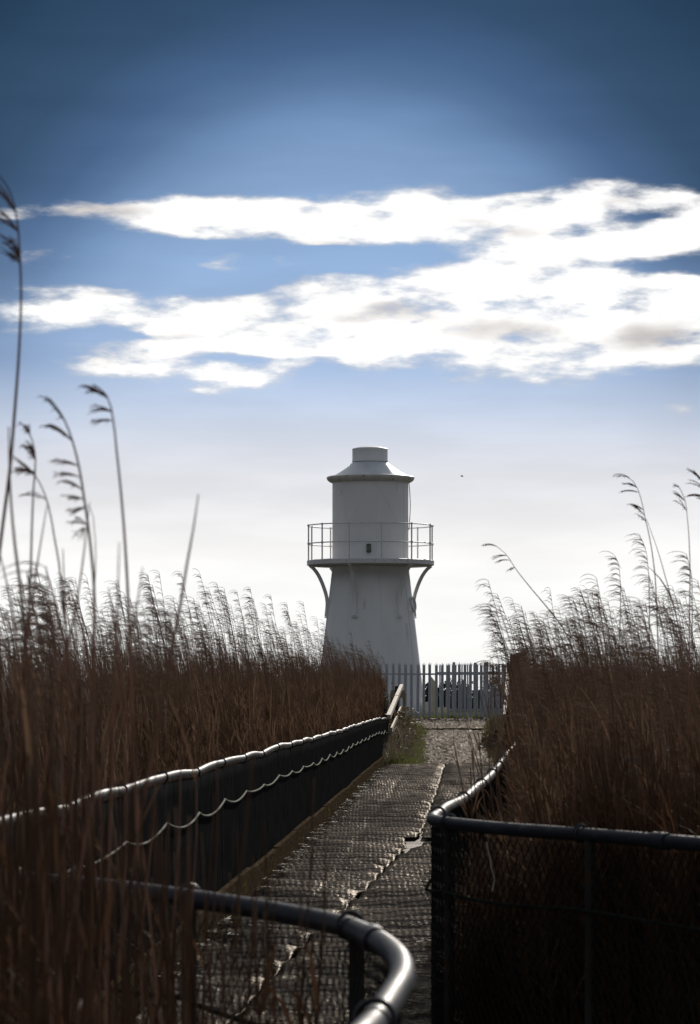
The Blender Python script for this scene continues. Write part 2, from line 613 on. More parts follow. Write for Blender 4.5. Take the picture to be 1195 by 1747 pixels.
build_mat('walkway_mat', 'broad rippled dark mat along the left side of the boardwalk beside the kickboard', 'left', 1)
build_mat('walkway_mat', 'narrower rippled dark mat right of the long seam with a torn corner', 'right', 6)


def build_path():
    b = MB()
    ys = np.arange(66.5, 103.6, 0.10)
    nl = 44
    vs = []
    for y in ys:
        y = float(y)
        x0 = interp(y, [66, 80, 92, 104], [1.30, 1.66, 1.95, 1.9]) + 0.06 * hashn(1, y * 1.2)
        x1 = interp(y, [66, 92, 104], [3.5, 4.35, 5.0])
        for i in range(nl):
            x = x0 + (x1 - x0) * i / (nl - 1)
            vs.append((x, y, ground_z(x, y) + 0.045 + 0.022 * hashn(x * 1.2, y * 0.7, 3) + 0.045 * max(0, hashn(x * 4.2, y * 2.2, 5)) + 0.022 * hashn(x * 9, y * 4.6, 6)))
    fs = [(j * nl + i, j * nl + i + 1, (j + 1) * nl + i + 1, (j + 1) * nl + i) for j in range(len(ys) - 1) for i in range(nl - 1)]
    b.add(vs, fs)
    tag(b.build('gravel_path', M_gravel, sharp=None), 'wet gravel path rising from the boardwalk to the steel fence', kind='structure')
    b = MB()
    b.box((3.1, 92.2, ground_z(0, 92.2) + 0.03), (2.3, 0.14, 0.14), bev=0.02)
    tag(b.build('path_edging', M_board), 'low dark timber edging sunk across the gravel path near the steel fence', 'edging')
    b = MB()
    b.box((2.5, 66.52, 0.0), (2.0, 0.10, 0.10), bev=0.01)
    tag(b.build('path_edging', M_board), 'low dark timber edging where the boardwalk meets the gravel path', 'edging')


build_path()


def build_kickboards():
    rng = random.Random(9)
    y = 11.5
    i = 0
    root = thing('kickboard', 'low brown mossy timber kickboard along the left edge of the boardwalk', 'kickboard', (left_line(11.5), 11.5, 0))
    while y < 65:
        L = 3.3
        y2 = min(y + L, 65.8)
        b = MB()
        h = 0.25 + rng.uniform(-0.012, 0.012)
        a = Vector((left_line(y) + 0.06, y, h / 2 + 0.0)) - root.location
        c = Vector((left_line(y2) + 0.06, y2 - 0.012, h / 2 + 0.0)) - root.location
        b.bar(a, c, 0.045, h, bev=0.006)
        b.build('board', M_board, root, smooth=False)
        y = y2


build_kickboards()


# ------------------------------------------------------------------ railings
def chain_link(b, pts, s, d0, d1, top, bottom, pitch=0.056, rise=0.036, r=0.0017, off=0.0, nside=3):
    """Zig-zag wires that lock into each other: real chain-link between two heights."""
    d = d0
    k = 0
    while d < d1:
        w = []
        z = top
        j = 0
        while z > bottom:
            dd = d + (pitch * 0.5 if (j + k) % 2 else -pitch * 0.0)
            p, t = at_len(pts, s, min(max(dd, 0), s[-1]))
            n = Vector((t.y, -t.x, 0)).normalized()
            w.append(Vector((p.x, p.y, z)) + n * (off + (0.0015 if j % 2 else -0.0015)))
            z -= rise
            j += 1
        b.tube(w, r, nside, caps=False)
        d += pitch * 0.5
        k += 1


def rail_fence(name, label, cat, line, mats_rope, tie_ds, post_ds, rope_drop=0.25, sag=0.045, net=False, chain_range=None, side=1, group=None, sleeve_ds=(),
               pitch=0.056, rise=0.036, wr=0.0017):
    """A plastic pipe handrail on posts with chain-link, a rope below the rail and ties."""
    s = arclen(line)
    base = Vector((line[0].x, line[0].y, 0))
    root = thing(name, label, cat, base, group)
    L = [p - base for p in line]
    R = 0.0255
    b = MB()
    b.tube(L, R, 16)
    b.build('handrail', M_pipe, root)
    for d in post_ds:
        p, t = at_len(L, s, d)
        n = Vector((t.y, -t.x, 0)).normalized() * side
        b = MB()
        q = p + n * 0.003
        b.tube([(q.x, q.y, -0.35), (q.x, q.y, p.z - 0.004)], 0.021, 10)
        b.build('post', M_post, root)
    for d in tie_ds:
        p, t = at_len(L, s, d)
        b = MB()
        b.torus(p + Vector((0, 0, 0.004)), t, R + 0.0045, 0.0042, 18, 5)
        b.torus(p + t * 0.013 + Vector((0, 0, 0.006)), t + Vector((0, 0, 0.12)), R + 0.007, 0.0035, 18, 5)
        b.build('tie', M_tie, root)
    for d in sleeve_ds:
        p, t = at_len(L, s, d)
        b = MB()
        b.tube([p - t * 0.05, p + t * 0.05], R + 0.005, 16)
        b.build('sleeve', M_pipe, root)
    # rope
    rp = []
    ds = sorted(set(tie_ds))
    ds = [0.0] + ds + [s[-1] - 0.02]
    rng = random.Random(len(name) + int(s[-1] * 10))
    for a, c in zip(ds, ds[1:]):
        n = max(3, int((c - a) / 0.16))
        sg = sag * rng.uniform(0.7, 1.35) * min(1, (c - a) / 1.6)
        for k in range(n):
            t_ = k / n
            p, t = at_len(L, s, a + (c - a) * t_)
            nn = Vector((t.y, -t.x, 0)).normalized()
            rp.append(Vector((p.x, p.y, p.z - rope_drop - sg * 4 * t_ * (1 - t_))) + nn * (0.028 * -side))
    b = MB()
    b.tube(rp, 0.0068, 7)
    b.build('rope', mats_rope, root)
    c0, c1 = chain_range or (0.05, s[-1] - 0.05)
    b = MB()
    chain_link(b, L, s, c0, c1, 1.055, 0.03, pitch, rise, wr, off=-0.006 * side)
    b.build('chain_link', M_wire, root)
    if net:
        b = MB()
        vs, fs = [], []
        n = len(L)
        hs = np.linspace(0.10, 1.0, 12)
        cols = list(range(0, n))
        for i in cols:
            p = L[i]
            t = (L[min(i + 1, n - 1)] - L[max(i - 1, 0)]).normalized()
            nn = Vector((t.y, -t.x, 0)).normalized() * side
            for h in hs:
                z = h * (p.z - 0.03)
                w = 0.010 * hashn(p.y * 0.9, h * 1.5, 4)
                vs.append(Vector((p.x, p.y, z)) - nn * (0.014 + 0.4 * w))
        m = len(hs)
        for i in range(len(cols) - 1):
            for j in range(m - 1):
                fs.append((i * m + j, (i + 1) * m + j, (i + 1) * m + j + 1, i * m + j + 1))
        b.add(vs, fs)
        o = b.build('netting', M_net, root, sharp=None)
        md = o.modifiers.new('thick', 'SOLIDIFY')
        md.thickness = 0.004
    return root, L, s


# the long left railing, from its corner to the end of the boardwalk
lp = []
PXS = [-113, 0, 60, 195, 290, 360, 430, 500, 560, 610, 645]
PYS = [1436, 1405, 1388, 1349, 1322, 1304, 1285, 1264, 1249, 1233, 1222]
for y in np.arange(10.35, 70.6, 0.18):
    y = float(y)
    px = 597.5 + F * left_line(y) / y
    py = interp(px, PXS, PYS) + 5
    z = EYE - (py - 1176) * y / F
    lp.append(Vector((left_line(y), y, z)))
zs = np.array([p.z for p in lp])
kern = np.ones(25) / 25
zs = np.convolve(np.pad(zs, 12, mode='edge'), kern, mode='valid')
tie_l = [1.2 + 2.2 * i for i in range(27)]
left_pts = []
acc = 0
for i, p in enumerate(lp):
    d = p.y - lp[0].y
    ph = (d - 1.2) / 2.2
    bump = 0.012 * (0.6 + 0.6 * hashn(4, math.floor(ph) * 1.7)) * math.sin(PI * (ph - math.floor(ph))) + 0.016 * hashn(7, d * 0.45)
    left_pts.append(Vector((p.x, p.y, float(zs[i]) + bump * 1.3)))
left_pts += [Vector((left_line(70.9), 70.9, left_pts[-1].z - 0.03)), Vector((left_line(71.2), 71.2, left_pts[-1].z - 0.14)), Vector((left_line(71.3), 71.3, left_pts[-1].z - 0.45))]
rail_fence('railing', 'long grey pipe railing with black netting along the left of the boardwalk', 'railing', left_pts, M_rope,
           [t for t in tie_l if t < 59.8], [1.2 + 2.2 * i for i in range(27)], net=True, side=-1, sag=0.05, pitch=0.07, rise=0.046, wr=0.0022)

# the near railing: from the corner with the long one, round its tip and back towards the viewer
near_px = [(-113, 1484), (0, 1499), (160, 1513), (320, 1533), (470, 1556), (585, 1580), (640, 1603), (680, 1635), (688, 1665), (668, 1705), (635, 1752)]
npts = []
for px, py in near_px:
    ppm = (py - 1176) / 0.535
    Y = F / ppm
    npts.append(Vector(((px - 597.5) / ppm, Y, EYE - 0.535)))
npts[0] = Vector((left_pts[0].x, left_pts[0].y - 0.02, 1.085))
last = npts[-1]
npts += [Vector((last.x - 0.12, last.y - 0.9, last.z)), Vector((last.x - 0.35, last.y - 2.6, last.z))]
npts = smooth_line(npts, 0.06)
nl_s = arclen(npts)


def near_len(px):
    best, bd = 0, 1e9
    for p, s_ in zip(npts, nl_s):
        q = 597.5 + F * p.x / p.y
        if abs(q - px) < bd and p.y > 6.6:
            best, bd = s_, abs(q - px)
    return best


tip = near_len(690)
rail_fence('railing', 'nearest dark pipe railing with open chain-link curving round in the lower left foreground', 'railing', npts, M_dkrope,
           [near_len(20), near_len(318), near_len(592), min(nl_s[-1] - 1, near_len(600) + 2.05)], [near_len(20), near_len(318), near_len(607), near_len(607) + 2.9], side=-1, sag=0.03,
           pitch=0.052, rise=0.034, wr=0.0020, sleeve_ds=[near_len(640)])

# the right fence: slanting in from the right, round its tight corner, on along the deck
rpts = []
for (x, y) in RX:
    z = EYE - 0.53
    rpts.append(Vector((x, y, z)))
rpts = smooth_line(rpts, 0.10)
rpts = [Vector((p.x, p.y, p.z + (0.02 * hashn(2, p.y * 0.5) if p.y > 14 else 0))) for p in rpts]
rpts += [Vector((3.60, 70.8, 1.0)), Vector((3.61, 70.9, 0.6))]
r_s = arclen(rpts)
corner_i = min(range(len(rpts)), key=lambda i: rpts[i].x)
cl = r_s[corner_i]
rail_fence('railing', 'dark pipe railing with chain-link turning a tight corner in front of the right reeds', 'railing', rpts, M_dkrope,
           [cl - 4.1, cl - 2.05 + 0.55, cl - 0.42, cl + 0.35] + [cl + 2.4 + 2.2 * i for i in range(24)], [cl - 4.1, cl - 1.55, cl - 0.40] + [cl + 0.5 + 2.2 * i for i in range(26)],
           side=1, sag=0.025, sleeve_ds=[cl - 2.05], rope_drop=0.27, pitch=0.052, rise=0.034, wr=0.0027)

# twine hanging from the right railing
b = MB()
tw = [(832, 1437), (834, 1452), (838, 1466), (839, 1478), (843, 1492), (845, 1503), (842, 1514), (841, 1521)]
b.tube(smooth_line([W(x, y, 12.30) for x, y in tw], 0.01), 0.0026, 5)
tag(b.build('twine', M_twine), 'short pale twine hanging on the chain-link below the right railing', 'twine')


# ------------------------------------------------------------------ lighthouse
def build_lighthouse():
    Yc = 134.0
    ppm = F / 134.0
    zb = ground_z(0, Yc)
    X = (632.5 - 597.5) / ppm
    root = thing('lighthouse', 'white round iron lighthouse with a railed gallery behind the steel fence', 'lighthouse', (X, Yc, zb))

    def z(py):
        return EYE + (1176 - py) / ppm - zb

    def r(px):
        return px / ppm
    rb = lambda py: r(66 + 0.117 * (py - 968))
    # body with a few raised plate seams
    b = MB()
    prof = [(rb(1217), z(1217)), (rb(1130), z(1130)), (rb(1040), z(1040)), (rb(966), z(966))]
    b.lathe(prof, 72)
    for a in range(8):
        an = 2 * PI * (a + 0.32) / 8
        p0 = [((rr + 0.002) * math.sin(an), -(rr + 0.002) * math.cos(an), zz) for rr, zz in prof]
        b.tube(p0, 0.014, 4)
    b.build('tower', M_white, root)
    b = MB()
    b.lathe([(rb(1226) + .03, 0.0), (rb(1226) + .03, z(1219)), (rb(1217) + .0, z(1217))], 72)
    b.build('plinth', M_black, root)
    # a foot on the right of the base
    b = MB()
    b.box((rb(1200) + 0.16, -0.9, z(1208)), (0.42, 0.3, 0.5), bev=0.03)
    b.build('buttress', M_cream, root)
    b = MB()
    rd = r(65.5)
    b.lathe([(rd, z(962)), (rd, z(822))], 72)
    for a in range(7):
        an = 2 * PI * (a + 0.18) / 7
        b.tube([((rd + .002) * math.sin(an), -(rd + .002) * math.cos(an), zz) for zz in (z(958), z(822))], 0.012, 4)
    # the faint diagonal glazing bars painted over
    for a0, a1 in ((-0.95, -0.25), (-0.05, -0.5), (0.15, 0.75)):
        pts = []
        for k in range(9):
            t = k / 8
            an = a0 + (a1 - a0) * t
            pts.append(((rd + .001) * math.sin(an), -(rd + .001) * math.cos(an), z(826) + (z(890) - z(826)) * t))
        b.tube(pts, 0.011, 4)
    b.build('lantern_room', M_white, root)
    b = MB()
    b.lathe([(r(65), z(824.5)), (r(70), z(823)), (r(74), z(820)), (r(75.7), z(817)), (r(75.7), z(814.5)), (r(73), z(813)), (r(62), z(812.2))], 72)
    b.build('eave', M_eave, root)
    b = MB()
    b.lathe([(r(66), z(813)), (r(56), z(807.5)), (r(45), z(800.5)), (r(36), z(794)), (r(29.2), z(788.5))], 72)
    rf = b.build('roof', M_roof, root)
    b = MB()
    b.lathe([(r(27.5), z(791)), (r(27.5), z(788.4)), (r(30.6), z(788.2)), (r(30.9), z(787)), (r(30.2), z(785.5)), (r(30.2), z(768)), (r(30.6), z(766.4)), (r(29.8), z(765.6)),
             (r(22), z(763.4)), (r(12), z(762.2)), (0.001, z(761.8))], 64)
    b.build('cowl', M_white, rf)
    # gallery
    b = MB()
    b.lathe([(r(60), z(966)), (r(105), z(966)), (r(109.3), z(964.5)), (r(109.5), z(957)), (r(106), z(956)), (r(60), z(956.4))], 72)
    b.build('gallery_floor', M_iron, root)
    for k in range(12):
        an = math.radians(10 + 30 * k)
        rr = r(108)
        b = MB()
        x, y = rr * math.sin(an), -rr * math.cos(an)
        b.tube([(x, y, z(958)), (x, y, z(896.5))], 0.030, 8)
        b.tube([(x, y, z(898.5)), (x, y, z(895.6))], 0.047, 8)
        b.tube([(x, y, z(930)), (x, y, z(926.5))], 0.047, 8)
        b.build('railing_post', M_iron, root)
    for py in (897.2, 928.3):
        b = MB()
        b.torus((0, 0, z(py)), (0, 0, 1), r(108), 0.024, 72, 8)
        b.build('gallery_rail', M_iron, root)
    for k in range(6):
        an = math.radians(-80 + 60 * k)
        d = Vector((math.sin(an), -math.cos(an), 0))
        tg = Vector((math.cos(an), math.sin(an), 0))
        b = MB()
        arc = smooth_line([d * r(rr) + Vector((0, 0, z(yy))) for rr, yy in ((106, 965), (99, 971), (91.5, 981), (85.5, 993), (80.5, 1006), (76.8, 1019), (75.6, 1030), (76.2, 1040), (77.4, 1052))], 0.12)
        n_ = len(arc)
        verts, faces = [], []
        for i, p in enumerate(arc):
            t = (arc[min(i + 1, n_ - 1)] - arc[max(i - 1, 0)]).normalized()
            u = tg.cross(t).normalized()
            for sx, su in ((-.075, -.065), (.075, -.065), (.075, .065), (-.075, .065)):
                verts.append(p + tg * sx + u * su)
        for i in range(n_ - 1):
            for j in range(4):
                faces.append((i * 4 + j, i * 4 + (j + 1) % 4, i * 4 + 4 + (j + 1) % 4, i * 4 + 4 + j))
        faces += [(3, 2, 1, 0), tuple((n_ - 1) * 4 + j for j in range(4))]
        b.add(verts, faces)
        c = d * (rb(1053) + 0.03) + Vector((0, 0, z(1053.5)))
        M3 = Matrix((tg, d, Vector((0, 0, 1)))).transposed()
        b.box(c, (0.26, 0.12, 0.05), M3)
        b.build('bracket', M_white, root, sharp=30)
    # bulkhead lamp
    an = math.asin(-2.5 / 65.5)
    b = MB()
    c = Vector(((rd + 0.07) * math.sin(an), -(rd + 0.07) * math.cos(an), z(938)))
    b.box(c, (0.19, 0.15, 0.36), bev=0.025)
    for dz in (-0.11, 0, 0.11):
        b.box(c + Vector((0, -0.095, dz)), (0.17, 0.012, 0.014))
    b.box(c + Vector((0, -0.095, 0)), (0.014, 0.010, 0.30))
    lp_ = b.build('wall_lamp', M_lamp, root, smooth=False)
    b = MB()
    b.box(c + Vector((0, -0.082, 0)), (0.14, 0.02, 0.29), bev=0.008)
    b.build('lamp_glass', M_glass, lp_, smooth=False)
    b = MB()
    cab = []
    for k in range(12):
        t = k / 11
        a2 = math.radians(84) + 0.03 * math.sin(t * 5)
        rr = rd + 0.03 + 0.05 * math.sin(PI * t)
        cab.append((rr * math.sin(a2), -rr * math.cos(a2), z(824) + (z(905) - z(824)) * t))
    b.tube(cab, 0.018, 6)
    b.build('cable', M_black, root)
    a3 = math.radians(72)
    c = Vector((math.sin(a3) * (rb(1032) + 0.09), -math.cos(a3) * (rb(1032) + 0.09), z(1032)))
    b = MB()
    b.torus(c, Vector((math.sin(a3), -math.cos(a3), 0.12)), 0.28, 0.05, 28, 8)
    b.build('ring', M_iron, root)


build_lighthouse()


# ------------------------------------------------------------------ palisade fences
def pale_mesh(w, h, name):
    b = MB()
    prof = [(-0.5, 0.012), (-0.28, -0.012), (0, 0.006), (0.28, -0.012), (0.5, 0.012)]
    th = 0.003
    vs, fs = [], []
    zs = [0.0, h - 0.10]
    tops = [(-0.62, h - 0.005), (-0.24, h - 0.085), (0, h + 0.025), (0.24, h - 0.085), (0.62, h - 0.005)]
    cols = len(prof)
    for sgn in (-1, 1):
        for zz in zs:
            for (x, y) in prof:
                vs.append((x * w, y + sgn * th, zz))
        for (x, zz), (_, y) in zip(tops, prof):
            vs.append((x * w, y + sgn * th - (0.02 if abs(x) > .5 else 0), zz))
    for s_ in range(2):
        o = s_ * cols * 3
        for r_ in range(2):
            for i in range(cols - 1):
                q = (o + r_ * cols + i, o + r_ * cols + i + 1, o + (r_ + 1) * cols + i + 1, o + (r_ + 1) * cols + i)
                fs.append(q if s_ == 0 else q[::-1])
    o = cols * 3
    for r_ in range(2):
        for i in (0, cols - 1):
            fs.append((r_ * cols + i, (r_ + 1) * cols + i, o + (r_ + 1) * cols + i, o + r_ * cols + i))
    for i in range(cols - 1):
        fs.append((2 * cols + i, 2 * cols + i + 1, o + 2 * cols + i + 1, o + 2 * cols + i))
    b.add(vs, fs)
    return b.mesh(name, M_galv, smooth=False)


def palisade(label, y0, pxs, wide, ztop, pale_w, posts, rail_zs, px_ends, ang=0.0):
    ppm = F / y0
    zg = ground_z(0, y0)
    root = thing('palisade_fence', label, 'fence', ((pxs[0] - 597.5) / ppm, y0, zg))
    h = ztop - zg - 0.02
    me = pale_mesh(pale_w, h, 'pale')
    rng = random.Random(3)
    for i, px in enumerate(pxs):
        o = bpy.data.objects.new('pale', me)
        COL.objects.link(o)
        o.parent = root
        o.location = ((px - 597.5) / ppm - root.location.x, 0, rng.uniform(-0.02, 0.015))
        o.rotation_euler = (rng.uniform(-.006, .006), rng.uniform(-.012, .012), rng.uniform(-.12, .12))
    for px, w in posts:
        b = MB()
        hh = h + 0.03
        b.box(((px - 597.5) / ppm - root.location.x, 0.06, hh / 2), (w, 0.10, hh), bev=0.012)
        b.build('fence_post', M_galv, root, smooth=False)
    for rz in rail_zs:
        b = MB()
        x0, x1 = (px_ends[0] - 597.5) / ppm - root.location.x, (px_ends[1] - 597.5) / ppm - root.location.x
        b.box(((x0 + x1) / 2, 0.035, rz - zg), (x1 - x0, 0.03, 0.055))
        b.build('rail', M_galv, root, smooth=False)


front = [523 + 10.6 * k for k in range(19)] + [724.0, 734.3, 745.4, 755.6, 766.2, 785.0, 794.4, 803.8, 813.5, 822.5, 841.8, 851.6, 861.5, 872, 882, 893, 904]
palisade('grey steel palisade fence with three-pointed tops across the end of the path', 104.0, front, None, 2.49, 0.092,
         [(775.6, 0.085), (831, 0.14), (618, 0.10)], [2.11, 0.82], (515, 910))
far = [752 + 5.3 * k for k in range(26)]
palisade('finer far row of grey palisade fencing behind the path-end fence', 122.0, far, None, 2.62, 0.055, [(812, 0.10), (868, 0.10)], [2.25, 0.85], (748, 888))

# things behind the fence
b = MB()
X0 = (741 - 597.5) / (F / 118.0)
zg = ground_z(0, 118)
hb = 1.32
vs = [(-.09, -.22, 0), (.09, -.22, 0), (.09, .22, 0), (-.09, .22, 0), (-.09, -.22, hb + .12), (.09, -.22, hb - .10), (.09, .22, hb - .10), (-.09, .22, hb + .12)]
b.add(vs, [(0, 3, 2, 1), (4, 5, 6, 7), (0, 1, 5, 4), (1, 2, 6, 5), (2, 3, 7, 6), (3, 0, 4, 7)])
b.box((-.02, -.235, .65), (.012, .016, 1.0))
tag(b.build('meter_cabinet', M_cream, smooth=False, loc=(X0, 118, zg)), 'narrow cream cabinet with a slanted top behind the palisade fence', 'cabinet')
b = MB()
xw0, xw1 = (724 - 597.5) / (F / 119.0), (770 - 597.5) / (F / 119.0)
b.box(((xw1 - xw0) / 2, 0, .09), (xw1 - xw0, .16, .34), bev=.02)
tag(b.build('low_wall', M_cream, loc=(xw0, 119.5, zg + .05)), 'low cream kerb wall at the foot of the palisade fence', 'wall')


# ------------------------------------------------------------------ timber fences by the path
def wood_rail(b, a, c, w=0.09, h=0.14):
    b.bar(a, c, w, h, bev=0.008)


root = thing('timber_fence', 'sunlit sloping timber fence rails between the long railing and the path', 'fence', (0.86, 72, 0))
o0 = root.location
a, c = W(664, 1223, 72), W(686.5, 1170, 99)
for nm, p, q, w_, h_ in (('top_rail', a, c, .10, .10), ('lower_rail', W(669, 1245, 74), W(685, 1208, 99), .04, .10)):
    b = MB()
    mid = p.lerp(q, .55)
    wood_rail(b, p - o0, mid - o0 - Vector((0, 0.01, 0)), w_, h_)
    wood_rail(b, mid - o0 + Vector((0, 0.02, .012)), q - o0, w_, h_)
    b.build(nm, M_timber, root, smooth=False)
for px, Y, pt in ((665, 73, 1226), (676, 85, 1193), (683, 97.5, 1169)):
    p = W(px - 1.5, pt, Y)
    b = MB()
    b.box((p.x - o0.x - 0.06, p.y - o0.y, (p.z + ground_z(0, Y)) / 2 - 0.15), (.12, .12, p.z - ground_z(0, Y) + .25), bev=.01)
    b.build('post', M_dark_t, root, smooth=False)

root = thing('board_gate', 'tan plank gate end standing between the timber fence and palisade', 'gate', (1.2, 101, ground_z(0, 101)))
o0 = root.location
b = MB()
p0, p1 = W(668, 1184, 101), W(692, 1184, 101)
b.box(((p0 + p1) / 2) - o0, (p1.x - p0.x, .03, .24))
b.build('plank', M_tan, root, smooth=False)
b = MB()
q = W(690.5, 1200, 101.06)
b.box(Vector((q.x, q.y, q.z - .1)) - o0, (.09, .06, .85))
b.build('upright', M_tan, root, smooth=False)
b = MB()
q = W(669.5, 1200, 101.06)
b.box(Vector((q.x, q.y, q.z - .1)) - o0, (.09, .06, .85))
b.build('upright', M_tan, root, smooth=False)

root = thing('timber_fence', 'sunlit timber fence rail at the end of the right railing beside the path', 'fence', (3.6, 73, 0))
o0 = root.location
b = MB()
wood_rail(b, W(863.5, 1222, 73) - o0, W(867.5, 1152, 101) - o0, .10, .10)
b.build('top_rail', M_timber, root, smooth=False)
for px, Y, pt in ((866, 73.5, 1222), (869, 87, 1184), (870, 100, 1153)):
    p = W(px + 4, pt, Y)
    b = MB()
    b.box((p.x - o0.x, p.y - o0.y, (p.z + ground_z(0, Y)) / 2 - .12), (.12, .12, p.z - ground_z(0, Y) + .25), bev=.01)
    b.build('post', M_dark_t, root, smooth=False)

root = thing('board', 'broad dark weathered timber board half hidden in the right reeds', 'board', W(885.5, 1176, 96))
o0 = root.location
b = MB()
for i in range(3):
    hh = 2.0
    x = (i - 1) * .168
    b.box((x, 0, (1176 - 1116 + i * 2.5) * 96 / F - hh / 2), (.164, .05, hh), bev=.008)
b.build('planks', M_dark_t, root, smooth=False)
b = MB()
b.box((0, .06, .55), (.50, .06, .10))
b.box((0, .06, -.45), (.50, .06, .10))
b.build('batten', M_dark_t, root, smooth=False)

# black netting bundle on the end post of the right railing
b = MB()
rng = random.Random(31)
vs, fs = [], []
nu, nv = 26, 22
for j in range(nv):
    t = j / (nv - 1)
    rr = 0.17 * (0.55 + 0.75 * math.sin(PI * (0.12 + 0.80 * t)) ** 0.8) * (1 - 0.35 * t)
    for i in range(nu):
        a = 2 * PI * i / nu
        k = 1 + 0.35 * hashn(math.cos(a) * 1.6, math.sin(a) * 1.6, t * 0.9) + 0.12 * hashn(math.cos(a) * 6, math.sin(a) * 6, t * 3)
        vs.append((rr * k * math.cos(a) + 0.05 * t, rr * k * math.sin(a), -0.15 + 1.45 * t))
for j in range(nv - 1):
    for i in range(nu):
        fs.append((j * nu + i, j * nu + (i + 1) % nu, (j + 1) * nu + (i + 1) % nu, (j + 1) * nu + i))
fs.append(tuple((nv - 1) * nu + i for i in range(nu)))
b.add(vs, fs)
tag(b.build('netting_bundle', M_net, loc=(3.55, 71.4, 0), sharp=None), 'lumpy black netting bundle over the end post of the right railing', 'netting')


# ------------------------------------------------------------------ reeds
def arc_pts(p, az, L, th0, th1, n=6):
    pts = [Vector(p)]
    d = Vector((math.cos(az), math.sin(az), 0))
    for i in range(n):
        th = th0 + (th1 - th0) * ((i + 0.5) / n)
        pts.append(pts[-1] + (d * math.cos(th) + Vector((0, 0, 1)) * math.sin(th)) * (L / n))
    return pts


def add_plume(b, path, s, rng, s0, s1, nodes, Lmul=1.0, fine=2, mat=0, thick=1.0, nseg=5):
    """One-sided drooping flower head, blown to the left (-x)."""
    for i in range(nodes):
        t = (i + rng.uniform(0.2, 0.8)) / nodes
        d = s0 + (s1 - s0) * t
        p, tg = at_len(path, s, min(d, s[-1] - 1e-4))
        L0 = (0.115 - 0.05 * t) * Lmul * rng.uniform(0.75, 1.2)
        az0 = PI + rng.uniform(-0.5, 0.5)
        th0 = math.radians(rng.uniform(35, 70))
        th1 = math.radians(rng.uniform(-55, -5))
        for k in range(fine):
            pts = arc_pts(p, az0 + rng.uniform(-0.3, 0.3), L0 * rng.uniform(0.6, 1.05), th0 + rng.uniform(-.25, .15), th1 + rng.uniform(-0.35, 0.2), nseg)
            w = 0.0011 * thick * rng.uniform(0.7, 1.2)
            rs = [0.0008] + [w * math.sin(PI * min(1, (0.18 + 0.80 * j / nseg))) ** 0.8 + 0.0005 for j in range(1, nseg)] + [0.0004]
            b.tube(pts, rs, 3, mat=mat, caps=False)
    # tip spray
    tip_p, tg = at_len(path, s, s[-1] - 1e-3)
    for k in range(fine + 1):
        pts = arc_pts(tip_p - tg * 0.02 * k, PI + rng.uniform(-.4, .4), 0.09 * Lmul * rng.uniform(.7, 1.2), math.radians(rng.uniform(20, 60)), math.radians(rng.uniform(-60, -20)), nseg)
        w = 0.0011 * thick
        rs = [0.0009] + [w * math.sin(PI * min(1, 0.18 + 0.80 * j / nseg)) ** 0.8 + 0.0005 for j in range(1, nseg)] + [0.0004]
        b.tube(pts, rs, 3, mat=mat, caps=False)


def add_leaf(b, p, rng, L, mat=0, left=0.75, wid=0.006):
    az = PI + rng.gauss(0, 0.7) if rng.random() < left else rng.uniform(-PI, PI)
    th0 = math.radians(rng.uniform(66, 86))
    th1 = math.radians(rng.uniform(-10, 70))
    n = 5
    pts = arc_pts(p, az, L, th0, th1, n)
    ws = [wid * v for v in (0.5, 1.0, 0.9, 0.7, 0.4, 0.05)]
    b.strip(pts, ws, (-math.sin(az), math.cos(az), 0.2), mat, fold=0.5)


def reed_proto(seed, h, lean, plume=True, nodes=8, fine=2, leaves=4, bend=0.07, r0=0.0040, fluff=False, side=4, thick=1.0):
    rng = random.Random(seed)
    b = MB()
    pts = []
    n = 8
    k1, k2 = rng.uniform(-.03, .03), rng.uniform(-.05, .05)
    for i in range(n + 1):
        t = i / n
        x = -lean * h * (0.35 * t + 0.65 * t * t) - bend * max(0, (t - 0.72) / 0.28) ** 2 + k1 * math.sin(t * 5)
        y = k2 * t * h + 0.02 * math.sin(t * 4 + seed)
        pts.append(Vector((x, y, t * h - 0.04 * (max(0, t - .8) / .2) ** 2)))
    b.tube(pts, [r0 * (1 - 0.62 * i / n) for i in range(n + 1)], side, mat=0)
    s = arclen(pts)
    if plume:
        add_plume(b, pts, s, rng, s[-1] - rng.uniform(0.18, 0.28), s[-1] - 0.02, nodes, fine=fine, mat=3 if fluff else 2, thick=thick * (2.0 if fluff else 1.0))
    for i in range(leaves):
        d = s[-1] * rng.uniform(0.30, 0.84)
        p, tg = at_len(pts, s, d)
        add_leaf(b, p, rng, rng.uniform(0.14, 0.34), 1)
    return b, [M_stem, M_leaf, M_plume, M_fluff]


